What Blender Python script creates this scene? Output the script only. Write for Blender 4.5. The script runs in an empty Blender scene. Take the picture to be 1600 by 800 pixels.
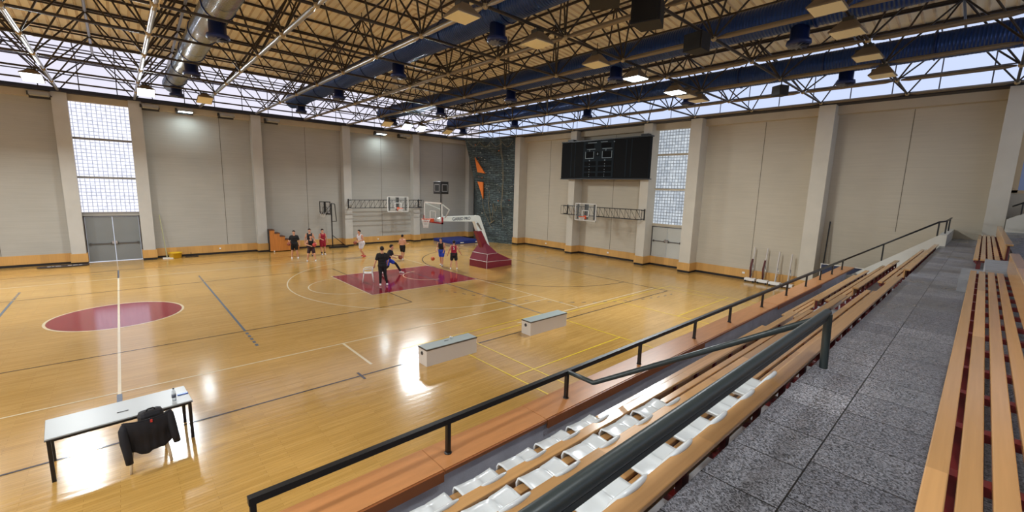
import bpy, bmesh, math, random
from mathutils import Vector, Matrix
random.seed(7)
C = bpy.context.scene.collection
PI = math.pi
# ---------------------------------------------------------------- camera, world, exposure
CAMP = Vector((0.3653, -20.0135, 4.7459))
yaw, pitch, roll, FPX = 0.8292, -0.1545, 0.0276, 668.42
cp, sp = math.cos(pitch), math.sin(pitch)
fw = Vector((math.cos(yaw)*cp, math.sin(yaw)*cp, sp))
rt = Vector((math.sin(yaw), -math.cos(yaw), 0)); up = rt.cross(fw)
r2 = rt*math.cos(roll) + up*math.sin(roll); u2 = up*math.cos(roll) - rt*math.sin(roll)
cam = bpy.data.objects.new('camera', bpy.data.cameras.new('camera')); C.objects.link(cam)
cam.matrix_world = Matrix(((r2.x, u2.x, -fw.x, CAMP.x), (r2.y, u2.y, -fw.y, CAMP.y), (r2.z, u2.z, -fw.z, CAMP.z), (0, 0, 0, 1)))
cam.data.sensor_fit = 'HORIZONTAL'; cam.data.sensor_width = 36; cam.data.lens = FPX/1600*36
cam.data.clip_start = 0.05; cam.data.clip_end = 300
bpy.context.scene.camera = cam
sc = bpy.context.scene
sc.view_settings.view_transform = 'Standard'; sc.view_settings.look = 'None'
sc.view_settings.gamma = 1; sc.view_settings.use_curve_mapping = False
sc.view_settings.exposure = -0.1
sc.cycles.use_denoising = True
sc.cycles.max_bounces = 8; sc.cycles.diffuse_bounces = 5; sc.cycles.glossy_bounces = 4
sc.cycles.transmission_bounces = 6; sc.cycles.transparent_max_bounces = 12
sc.cycles.sample_clamp_indirect = 6
w = bpy.data.worlds.new('overcast_sky'); sc.world = w; w.use_nodes = True
w.node_tree.nodes['Background'].inputs[0].default_value = (0.80, 0.86, 1.0, 1)
w.node_tree.nodes['Background'].inputs[1].default_value = 1.0
GLAZE = 1.15          # daylight coming through the translucent roof-edge glazing
LAMP = 500.0         # watts of a lit floodlight
BLOCKS = 0.72        # glass-block windows

# ---------------------------------------------------------------- materials
def lin(c): return tuple((v/255/12.92 if v/255 <= .04045 else ((v/255+.055)/1.055)**2.4) for v in c)
MATS = {}
def N(nt, t, **k):
    n = nt.nodes.new(t)
    for a, b in k.items(): setattr(n, a, b)
    return n
def mat(name, rgb, rough=.6, metal=0, spec=.5, noise=0, nscale=6, bump=0, bscale=60, coat=0, emit=None, estr=0, alpha=1, trans=0, stretch=None):
    m = bpy.data.materials.new(name); m.use_nodes = True; nt = m.node_tree; b = nt.nodes['Principled BSDF']
    col = lin(rgb)+(1,)
    b.inputs['Base Color'].default_value = col; b.inputs['Roughness'].default_value = rough
    b.inputs['Metallic'].default_value = metal; b.inputs['Specular IOR Level'].default_value = spec
    b.inputs['Coat Weight'].default_value = coat; b.inputs['Alpha'].default_value = alpha
    b.inputs['Transmission Weight'].default_value = trans
    if emit: b.inputs['Emission Color'].default_value = lin(emit)+(1,); b.inputs['Emission Strength'].default_value = estr
    tc = N(nt, 'ShaderNodeTexCoord'); mp = N(nt, 'ShaderNodeMapping'); nt.links.new(tc.outputs['Object'], mp.inputs[0])
    if stretch: mp.inputs['Scale'].default_value = stretch
    if noise:
        no = N(nt, 'ShaderNodeTexNoise'); no.inputs['Scale'].default_value = nscale; no.inputs['Detail'].default_value = 5
        nt.links.new(mp.outputs[0], no.inputs['Vector'])
        hs = N(nt, 'ShaderNodeHueSaturation'); hs.inputs['Color'].default_value = col
        mr = N(nt, 'ShaderNodeMapRange'); mr.inputs['From Min'].default_value = .3; mr.inputs['From Max'].default_value = .7
        mr.inputs['To Min'].default_value = 1-noise; mr.inputs['To Max'].default_value = 1+noise
        nt.links.new(no.outputs['Fac'], mr.inputs[0]); nt.links.new(mr.outputs[0], hs.inputs['Value']); nt.links.new(hs.outputs[0], b.inputs['Base Color'])
    if bump:
        nb = N(nt, 'ShaderNodeTexNoise'); nb.inputs['Scale'].default_value = bscale; nt.links.new(mp.outputs[0], nb.inputs['Vector'])
        bp = N(nt, 'ShaderNodeBump'); bp.inputs['Strength'].default_value = bump; bp.inputs['Distance'].default_value = .02
        nt.links.new(nb.outputs['Fac'], bp.inputs['Height']); nt.links.new(bp.outputs[0], b.inputs['Normal'])
    MATS[name] = m
    return m
def emis(name, rgb, s):
    m = bpy.data.materials.new(name); m.use_nodes = True; nt = m.node_tree; nt.nodes.clear()
    e = N(nt, 'ShaderNodeEmission'); o = N(nt, 'ShaderNodeOutputMaterial'); e.inputs[0].default_value = lin(rgb)+(1,); e.inputs[1].default_value = s
    nt.links.new(e.outputs[0], o.inputs[0]); return m

def brick_col(nt, c1, c2, cm, bw, rh, mortar, vec_out, offset=.5, bias=0):
    br = N(nt, 'ShaderNodeTexBrick'); br.offset = offset
    br.inputs['Color1'].default_value = lin(c1)+(1,); br.inputs['Color2'].default_value = lin(c2)+(1,); br.inputs['Mortar'].default_value = lin(cm)+(1,)
    br.inputs['Scale'].default_value = 1; br.inputs['Brick Width'].default_value = bw; br.inputs['Row Height'].default_value = rh
    br.inputs['Mortar Size'].default_value = mortar; br.inputs['Mortar Smooth'].default_value = .1; br.inputs['Bias'].default_value = bias
    nt.links.new(vec_out, br.inputs['Vector']); return br

def make_parquet():
    m = bpy.data.materials.new('varnished_parquet'); m.use_nodes = True; nt = m.node_tree; b = nt.nodes['Principled BSDF']
    tc = N(nt, 'ShaderNodeTexCoord')
    br = brick_col(nt, (198,156,86), (185,143,74), (150,110,54), 1.1, .07, .0018, tc.outputs['Object'], .37)
    big = N(nt, 'ShaderNodeTexNoise'); big.inputs['Scale'].default_value = .35; big.inputs['Detail'].default_value = 3; nt.links.new(tc.outputs['Object'], big.inputs['Vector'])
    mp = N(nt, 'ShaderNodeMapping'); mp.inputs['Scale'].default_value = (1.2, 22, 1); nt.links.new(tc.outputs['Object'], mp.inputs[0])
    gr = N(nt, 'ShaderNodeTexNoise'); gr.inputs['Scale'].default_value = 1.5; gr.inputs['Detail'].default_value = 6; gr.inputs['Roughness'].default_value = .7; nt.links.new(mp.outputs[0], gr.inputs['Vector'])
    r1 = N(nt, 'ShaderNodeMapRange'); r1.inputs[1].default_value = .35; r1.inputs[2].default_value = .7; r1.inputs[3].default_value = .90; r1.inputs[4].default_value = 1.08; nt.links.new(big.outputs['Fac'], r1.inputs[0])
    r2_ = N(nt, 'ShaderNodeMapRange'); r2_.inputs[1].default_value = .25; r2_.inputs[2].default_value = .6; r2_.inputs[3].default_value = .78; r2_.inputs[4].default_value = 1.04; nt.links.new(gr.outputs['Fac'], r2_.inputs[0])
    mu = N(nt, 'ShaderNodeMath', operation='MULTIPLY'); nt.links.new(r1.outputs[0], mu.inputs[0]); nt.links.new(r2_.outputs[0], mu.inputs[1])
    hs = N(nt, 'ShaderNodeHueSaturation'); nt.links.new(br.outputs['Color'], hs.inputs['Color']); nt.links.new(mu.outputs[0], hs.inputs['Value'])
    nt.links.new(hs.outputs[0], b.inputs['Base Color'])
    rr = N(nt, 'ShaderNodeMapRange'); rr.inputs[3].default_value = .08; rr.inputs[4].default_value = .22; nt.links.new(big.outputs['Fac'], rr.inputs[0]); nt.links.new(rr.outputs[0], b.inputs['Roughness'])
    b.inputs['Specular IOR Level'].default_value = .95
    wv = N(nt, 'ShaderNodeTexNoise'); wv.inputs['Scale'].default_value = 1.0; mp2 = N(nt, 'ShaderNodeMapping'); mp2.inputs['Scale'].default_value = (1.6, 9, 1)
    nt.links.new(tc.outputs['Object'], mp2.inputs[0]); nt.links.new(mp2.outputs[0], wv.inputs['Vector'])
    bp = N(nt, 'ShaderNodeBump'); bp.inputs['Strength'].default_value = .11; bp.inputs['Distance'].default_value = .02; nt.links.new(wv.outputs['Fac'], bp.inputs['Height']); nt.links.new(bp.outputs[0], b.inputs['Normal'])
    return m
PARQUET = make_parquet()
def paint(name, rgb): return mat(name, rgb, rough=.11, spec=.95, noise=.06, nscale=3)
M_LWHITE = paint('white_line_paint', (222,206,172)); M_LBLACK = paint('dark_line_paint', (58,52,50)); M_LBLUE = paint('grey_blue_line_paint', (92,104,118)); M_LYEL = paint('yellow_line_paint', (236,204,60))
M_KEY = paint('crimson_court_paint', (140,20,42))
M_GREYL = paint('grey_line_paint', (150,110,120))

def make_wall(name, c, groove=.955):
    m = bpy.data.materials.new(name); m.use_nodes = True; nt = m.node_tree; b = nt.nodes['Principled BSDF']
    b.inputs['Roughness'].default_value = .8; b.inputs['Specular IOR Level'].default_value = .2
    tc = N(nt, 'ShaderNodeTexCoord'); sx = N(nt, 'ShaderNodeSeparateXYZ'); nt.links.new(tc.outputs['Object'], sx.inputs[0])
    no = N(nt, 'ShaderNodeTexNoise'); no.inputs['Scale'].default_value = .5; no.inputs['Detail'].default_value = 4; nt.links.new(tc.outputs['Object'], no.inputs['Vector'])
    mp = N(nt, 'ShaderNodeMapping'); mp.inputs['Scale'].default_value = (.6, .6, 14); nt.links.new(tc.outputs['Object'], mp.inputs[0])
    n2 = N(nt, 'ShaderNodeTexNoise'); n2.inputs['Scale'].default_value = 1; n2.inputs['Detail'].default_value = 3; nt.links.new(mp.outputs[0], n2.inputs['Vector'])
    wv = N(nt, 'ShaderNodeMath', operation='FRACT'); md = N(nt, 'ShaderNodeMath', operation='DIVIDE'); md.inputs[1].default_value = .1
    nt.links.new(sx.outputs['Z'], md.inputs[0]); nt.links.new(md.outputs[0], wv.inputs[0])
    gt = N(nt, 'ShaderNodeMath', operation='GREATER_THAN'); gt.inputs[1].default_value = .9; nt.links.new(wv.outputs[0], gt.inputs[0])
    s1 = N(nt, 'ShaderNodeMapRange'); s1.inputs[1].default_value = .3; s1.inputs[2].default_value = .7; s1.inputs[3].default_value = .95; s1.inputs[4].default_value = 1.04; nt.links.new(no.outputs['Fac'], s1.inputs[0])
    s2 = N(nt, 'ShaderNodeMapRange'); s2.inputs[1].default_value = .3; s2.inputs[2].default_value = .7; s2.inputs[3].default_value = .96; s2.inputs[4].default_value = 1.03; nt.links.new(n2.outputs['Fac'], s2.inputs[0])
    s3 = N(nt, 'ShaderNodeMapRange'); s3.inputs[3].default_value = 1; s3.inputs[4].default_value = groove; nt.links.new(gt.outputs[0], s3.inputs[0])
    a = N(nt, 'ShaderNodeMath', operation='MULTIPLY'); nt.links.new(s1.outputs[0], a.inputs[0]); nt.links.new(s2.outputs[0], a.inputs[1])
    a2 = N(nt, 'ShaderNodeMath', operation='MULTIPLY'); nt.links.new(a.outputs[0], a2.inputs[0]); nt.links.new(s3.outputs[0], a2.inputs[1])
    hs = N(nt, 'ShaderNodeHueSaturation'); hs.inputs['Color'].default_value = lin(c)+(1,); nt.links.new(a2.outputs[0], hs.inputs['Value']); nt.links.new(hs.outputs[0], b.inputs['Base Color'])
    return m
M_WALL = make_wall('beige_acoustic_wall_panel', (175,173,165))
M_WALLE = make_wall('warm_beige_wall_panel', (190,181,163), .985)
M_PILE = mat('warm_painted_pilaster', (200,193,178), .75, spec=.2, noise=.04, nscale=1.5)
M_PIL = mat('painted_pilaster', (190,188,181), .75, spec=.2, noise=.04, nscale=1.5)
M_BEAM = mat('painted_top_beam', (196,184,162), .75, spec=.2, noise=.04, nscale=1.5)
def make_skirt():
    m = bpy.data.materials.new('honey_wood_panelling'); m.use_nodes = True; nt = m.node_tree; b = nt.nodes['Principled BSDF']
    tc = N(nt, 'ShaderNodeTexCoord'); sx = N(nt, 'ShaderNodeSeparateXYZ'); nt.links.new(tc.outputs['Object'], sx.inputs[0])
    ad = N(nt, 'ShaderNodeMath', operation='ADD'); nt.links.new(sx.outputs['X'], ad.inputs[0]); nt.links.new(sx.outputs['Y'], ad.inputs[1])
    dv = N(nt, 'ShaderNodeMath', operation='DIVIDE'); dv.inputs[1].default_value = .32; nt.links.new(ad.outputs[0], dv.inputs[0])
    fl = N(nt, 'ShaderNodeMath', operation='FLOOR'); nt.links.new(dv.outputs[0], fl.inputs[0])
    wn = N(nt, 'ShaderNodeTexWhiteNoise', noise_dimensions='1D'); nt.links.new(fl.outputs[0], wn.inputs['W'])
    mp = N(nt, 'ShaderNodeMapping'); mp.inputs['Scale'].default_value = (14, 14, .8); nt.links.new(tc.outputs['Object'], mp.inputs[0])
    no = N(nt, 'ShaderNodeTexNoise'); no.inputs['Scale'].default_value = 2; nt.links.new(mp.outputs[0], no.inputs['Vector'])
    a = N(nt, 'ShaderNodeMapRange'); a.inputs[3].default_value = .88; a.inputs[4].default_value = 1.06; nt.links.new(wn.outputs['Value'], a.inputs[0])
    c = N(nt, 'ShaderNodeMapRange'); c.inputs[3].default_value = .88; c.inputs[4].default_value = 1.1; nt.links.new(no.outputs['Fac'], c.inputs[0])
    mu = N(nt, 'ShaderNodeMath', operation='MULTIPLY'); nt.links.new(a.outputs[0], mu.inputs[0]); nt.links.new(c.outputs[0], mu.inputs[1])
    hs = N(nt, 'ShaderNodeHueSaturation'); hs.inputs['Color'].default_value = lin((206,158,90))+(1,); nt.links.new(mu.outputs[0], hs.inputs['Value']); nt.links.new(hs.outputs[0], b.inputs['Base Color'])
    b.inputs['Roughness'].default_value = .4; return m
M_SKIRT = make_skirt()
M_BLACKBASE = mat('black_rubber_base', (24,18,16), .6)
def make_bench_wood(name, c):
    m = bpy.data.materials.new(name); m.use_nodes = True; nt = m.node_tree; b = nt.nodes['Principled BSDF']
    geo = N(nt, 'ShaderNodeNewGeometry'); sx = N(nt, 'ShaderNodeSeparateXYZ'); nt.links.new(geo.outputs['Position'], sx.inputs[0])
    fx = N(nt, 'ShaderNodeMath', operation='DIVIDE'); fx.inputs[1].default_value = 2.9; nt.links.new(sx.outputs['X'], fx.inputs[0])
    f1 = N(nt, 'ShaderNodeMath', operation='FLOOR'); nt.links.new(fx.outputs[0], f1.inputs[0])
    fy = N(nt, 'ShaderNodeMath', operation='DIVIDE'); fy.inputs[1].default_value = .105; nt.links.new(sx.outputs['Y'], fy.inputs[0])
    f2 = N(nt, 'ShaderNodeMath', operation='FLOOR'); nt.links.new(fy.outputs[0], f2.inputs[0])
    cb = N(nt, 'ShaderNodeCombineXYZ'); nt.links.new(f1.outputs[0], cb.inputs[0]); nt.links.new(f2.outputs[0], cb.inputs[1])
    wn = N(nt, 'ShaderNodeTexWhiteNoise', noise_dimensions='3D'); nt.links.new(cb.outputs[0], wn.inputs['Vector'])
    mp = N(nt, 'ShaderNodeMapping'); mp.inputs['Scale'].default_value = (1, 30, 30); nt.links.new(geo.outputs['Position'], mp.inputs[0])
    no = N(nt, 'ShaderNodeTexNoise'); no.inputs['Scale'].default_value = 1.5; no.inputs['Detail'].default_value = 6; nt.links.new(mp.outputs[0], no.inputs['Vector'])
    a = N(nt, 'ShaderNodeMapRange'); a.inputs[3].default_value = .74; a.inputs[4].default_value = 1.1; nt.links.new(wn.outputs['Value'], a.inputs[0])
    c2 = N(nt, 'ShaderNodeMapRange'); c2.inputs[3].default_value = .84; c2.inputs[4].default_value = 1.12; nt.links.new(no.outputs['Fac'], c2.inputs[0])
    mu = N(nt, 'ShaderNodeMath', operation='MULTIPLY'); nt.links.new(a.outputs[0], mu.inputs[0]); nt.links.new(c2.outputs[0], mu.inputs[1])
    hs = N(nt, 'ShaderNodeHueSaturation'); hs.inputs['Color'].default_value = lin(c)+(1,); nt.links.new(mu.outputs[0], hs.inputs['Value']); nt.links.new(hs.outputs[0], b.inputs['Base Color'])
    b.inputs['Roughness'].default_value = .2; b.inputs['Specular IOR Level'].default_value = .6
    return m
M_BENCH = make_bench_wood('varnished_bench_wood', (198,152,100))
M_LEDGE = mat('orange_plywood', (190,130,80), .3, noise=.08, nscale=2, stretch=(1, 8, 1))
M_LEDGE_EDGE = mat('brown_plywood_edge', (146,86,48), .45)
M_RED = mat('dark_red_painted_steel', (110,28,26), .4)
M_CONC = mat('grey_concrete', (168,167,172), .8, noise=.12, nscale=3, bump=.3)
def make_terrazzo():
    m = bpy.data.materials.new('grey_aggregate_tile'); m.use_nodes = True; nt = m.node_tree; b = nt.nodes['Principled BSDF']
    tc = N(nt, 'ShaderNodeTexCoord')
    mp = N(nt, 'ShaderNodeMapping'); mp.inputs['Location'].default_value = (.39, 19.6-.09, 0); nt.links.new(tc.outputs['Object'], mp.inputs[0])
    br = brick_col(nt, (150,150,156), (120,120,127), (38,37,38), .46, .7, .0045, mp.outputs[0], .3)
    vo = N(nt, 'ShaderNodeTexVoronoi'); vo.inputs['Scale'].default_value = 130; nt.links.new(tc.outputs['Object'], vo.inputs['Vector'])
    n = N(nt, 'ShaderNodeTexNoise'); n.inputs['Scale'].default_value = 70; n.inputs['Detail'].default_value = 2; nt.links.new(tc.outputs['Object'], n.inputs['Vector'])
    bw = N(nt, 'ShaderNodeRGBToBW'); nt.links.new(vo.outputs['Color'], bw.inputs[0])
    a = N(nt, 'ShaderNodeMapRange'); a.inputs[1].default_value = .2; a.inputs[2].default_value = .8; a.inputs[3].default_value = .25; a.inputs[4].default_value = 1.5; nt.links.new(bw.outputs[0], a.inputs[0])
    st = N(nt, 'ShaderNodeTexNoise'); st.inputs['Scale'].default_value = .9; st.inputs['Detail'].default_value = 4; nt.links.new(tc.outputs['Object'], st.inputs['Vector'])
    s = N(nt, 'ShaderNodeMapRange'); s.inputs[1].default_value = .35; s.inputs[2].default_value = .65; s.inputs[3].default_value = .68; s.inputs[4].default_value = 1.1; nt.links.new(st.outputs['Fac'], s.inputs[0])
    mu = N(nt, 'ShaderNodeMath', operation='MULTIPLY'); nt.links.new(a.outputs[0], mu.inputs[0]); nt.links.new(s.outputs[0], mu.inputs[1])
    hs = N(nt, 'ShaderNodeHueSaturation'); nt.links.new(br.outputs['Color'], hs.inputs['Color']); nt.links.new(mu.outputs[0], hs.inputs['Value']); nt.links.new(hs.outputs[0], b.inputs['Base Color'])
    rr = N(nt, 'ShaderNodeMapRange'); rr.inputs[1].default_value = .35; rr.inputs[2].default_value = .65; rr.inputs[3].default_value = .25; rr.inputs[4].default_value = .5; nt.links.new(st.outputs['Fac'], rr.inputs[0]); nt.links.new(rr.outputs[0], b.inputs['Roughness'])
    bp = N(nt, 'ShaderNodeBump'); bp.inputs['Strength'].default_value = .25; bp.inputs['Distance'].default_value = .01; nt.links.new(n.outputs['Fac'], bp.inputs['Height']); nt.links.new(bp.outputs[0], b.inputs['Normal'])
    return m
M_TERR = make_terrazzo()
M_STEEL = mat('dark_brown_steel_tube', (54,46,40), .45, metal=.3)
M_SILVER = mat('galvanised_steel_tube', (168,165,160), .32, metal=.85, noise=.08, nscale=4)
M_CHORD2 = mat('tan_grey_steel_tube', (128,116,98), .45, metal=.4)
M_NODE = mat('brass_coloured_node', (176,156,116), .5)
M_DECK = mat('cream_corrugated_deck', (252,244,220), .7, noise=.06, nscale=1.2)
M_RIB = mat('brownish_deck_rib', (224,206,172), .7, noise=.15, nscale=3)  # ribs coloured slightly browner than the cream deck
M_MULL = mat('dark_window_steel', (58,50,56), .5)
M_DUCTG = mat('galvanised_spiral_duct', (150,160,172), .22, metal=.9, noise=.1, nscale=5)
M_DUCTB = mat('blue_painted_spiral_duct', (25,60,122), .3, metal=.3, noise=.1, nscale=5)
M_NAVY = mat('navy_diffuser_metal', (26,44,96), .4, metal=.2)
M_GRILLE = mat('grey_diffuser_grille', (110,116,130), .5, metal=.3)
M_LAMPBODY = mat('brown_lamp_housing', (120,104,84), .5, metal=.2)
M_LAMPBOX = mat('dark_ballast_box', (54,50,42), .5)
M_LAMPGLASS = mat('cream_lamp_diffuser', (248,236,190), .35)
M_LIT = emis('lit_lamp_diffuser', (225,245,255), 14)
M_BLACK = mat('black_painted_steel', (16,16,17), .4)
M_HANDRAIL = mat('dark_green_grey_handrail', (44,52,52), .38)
M_SPEAK = mat('black_speaker_cabinet', (22,19,17), .7, noise=.2)
M_WHITEP = mat('white_seat_plastic', (204,208,210), .22, spec=.6)
M_SKYW = emis('translucent_panel_white', (232,230,246), GLAZE)
M_SKYB = emis('translucent_panel_bluish', (205,218,248), GLAZE)
def make_blocks(name, axis, s, c1, c2, cm):
    m = bpy.data.materials.new(name); m.use_nodes = True; nt = m.node_tree; nt.nodes.clear()
    tc = N(nt, 'ShaderNodeTexCoord'); sx = N(nt, 'ShaderNodeSeparateXYZ'); cb = N(nt, 'ShaderNodeCombineXYZ'); nt.links.new(tc.outputs['Object'], sx.inputs[0])
    nt.links.new(sx.outputs[axis], cb.inputs[0]); nt.links.new(sx.outputs['Z'], cb.inputs[1])
    br = brick_col(nt, c1, c2, cm, .195, .195, .017, cb.outputs[0], 0)
    wv = N(nt, 'ShaderNodeTexNoise'); wv.inputs['Scale'].default_value = 9; nt.links.new(tc.outputs['Object'], wv.inputs['Vector'])
    mr = N(nt, 'ShaderNodeMapRange'); mr.inputs[1].default_value = .3; mr.inputs[2].default_value = .7; mr.inputs[3].default_value = .8; mr.inputs[4].default_value = 1.15; nt.links.new(wv.outputs['Fac'], mr.inputs[0])
    hs = N(nt, 'ShaderNodeHueSaturation'); nt.links.new(br.outputs['Color'], hs.inputs['Color']); nt.links.new(mr.outputs[0], hs.inputs['Value'])
    e = N(nt, 'ShaderNodeEmission'); e.inputs[1].default_value = s; nt.links.new(hs.outputs[0], e.inputs[0])
    g = N(nt, 'ShaderNodeBsdfGlossy'); g.inputs['Roughness'].default_value = .3; g.inputs[0].default_value = (.05, .05, .05, 1)
    ad = N(nt, 'ShaderNodeAddShader'); o = N(nt, 'ShaderNodeOutputMaterial'); nt.links.new(e.outputs[0], ad.inputs[0]); nt.links.new(g.outputs[0], ad.inputs[1]); nt.links.new(ad.outputs[0], o.inputs[0])
    return m
M_BLK1 = make_blocks('glass_blocks_bright', 'X', BLOCKS*2.1, (236,236,246), (220,222,238), (150,154,170))
M_BLK2 = make_blocks('glass_blocks_dim', 'Y', BLOCKS*1.25, (224,232,240), (190,200,212), (104,110,116))
M_DOORG = mat('grey_metal_door', (128,132,132), .5, noise=.04, nscale=1)
M_DOORL = mat('pale_grey_metal_door', (190,190,182), .5, noise=.04, nscale=1)
M_DOORF = mat('door_frame_steel', (84,80,76), .5)
M_CHROME = mat('chrome_hardware', (190,190,190), .25, metal=.9)
M_MAROON = mat('maroon_padding_vinyl', (120,30,46), .4, noise=.05, nscale=3)
M_WSTEEL = mat('white_painted_steel', (226,234,228), .35, noise=.03, nscale=4)
M_WHITE = mat('white_paint', (232,230,224), .4)
M_ORANGE = mat('orange_painted_rim', (226,92,44), .45)
M_NET = mat('white_net_cord', (238,234,226), .8)
M_BLUEMAT = mat('blue_vinyl_mat', (24,46,122), .5, noise=.06, nscale=2)
M_ROCK = None
def make_rock():
    m = bpy.data.materials.new('slate_climbing_panel'); m.use_nodes = True; nt = m.node_tree; b = nt.nodes['Principled BSDF']
    tc = N(nt, 'ShaderNodeTexCoord'); sx = N(nt, 'ShaderNodeSeparateXYZ'); nt.links.new(tc.outputs['Object'], sx.inputs[0])
    no = N(nt, 'ShaderNodeTexNoise'); no.inputs['Scale'].default_value = 1.6; no.inputs['Detail'].default_value = 5; nt.links.new(tc.outputs['Object'], no.inputs['Vector'])
    sc_ = N(nt, 'ShaderNodeMath', operation='MULTIPLY'); sc_.inputs[1].default_value = .5; nt.links.new(no.outputs['Fac'], sc_.inputs[0])
    az = N(nt, 'ShaderNodeMath', operation='ADD'); nt.links.new(sx.outputs['Z'], az.inputs[0]); nt.links.new(sc_.outputs[0], az.inputs[1])
    sb = N(nt, 'ShaderNodeMath', operation='SUBTRACT'); nt.links.new(sx.outputs['X'], sb.inputs[0]); nt.links.new(sx.outputs['Y'], sb.inputs[1])
    cb = N(nt, 'ShaderNodeCombineXYZ'); nt.links.new(sb.outputs[0], cb.inputs[0]); nt.links.new(az.outputs[0], cb.inputs[1])
    br = brick_col(nt, (84,97,95), (58,68,69), (34,38,38), .8, .19, .02, cb.outputs[0], .43)
    n2 = N(nt, 'ShaderNodeTexNoise'); n2.inputs['Scale'].default_value = 5; n2.inputs['Detail'].default_value = 6; nt.links.new(tc.outputs['Object'], n2.inputs['Vector'])
    mr = N(nt, 'ShaderNodeMapRange'); mr.inputs[1].default_value = .3; mr.inputs[2].default_value = .7; mr.inputs[3].default_value = .62; mr.inputs[4].default_value = 1.35; nt.links.new(n2.outputs['Fac'], mr.inputs[0])
    hs = N(nt, 'ShaderNodeHueSaturation'); nt.links.new(br.outputs['Color'], hs.inputs['Color']); nt.links.new(mr.outputs[0], hs.inputs['Value']); nt.links.new(hs.outputs[0], b.inputs['Base Color'])
    bp = N(nt, 'ShaderNodeBump'); bp.inputs['Strength'].default_value = .8; bp.inputs['Distance'].default_value = .06
    mx = N(nt, 'ShaderNodeMath', operation='ADD'); nt.links.new(br.outputs['Fac'], mx.inputs[0]); iv = N(nt, 'ShaderNodeMath', operation='MULTIPLY'); iv.inputs[1].default_value = -1; nt.links.new(n2.outputs['Fac'], iv.inputs[0]); nt.links.new(iv.outputs[0], mx.inputs[1])
    bp.invert = True; nt.links.new(mx.outputs[0], bp.inputs['Height']); nt.links.new(bp.outputs[0], b.inputs['Normal'])
    b.inputs['Roughness'].default_value = .75; return m
M_ROCK = make_rock()
M_ROPE = mat('tan_climbing_rope', (150,136,104), .9)
M_HOLDS = [mat('grey_climbing_hold', (150,152,142), .6), mat('orange_climbing_hold', (226,116,40), .6), mat('red_climbing_hold', (170,52,40), .6), mat('pale_climbing_hold', (214,206,186), .6)]
M_VOL = mat('orange_volume_board', (232,120,34), .5)

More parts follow.
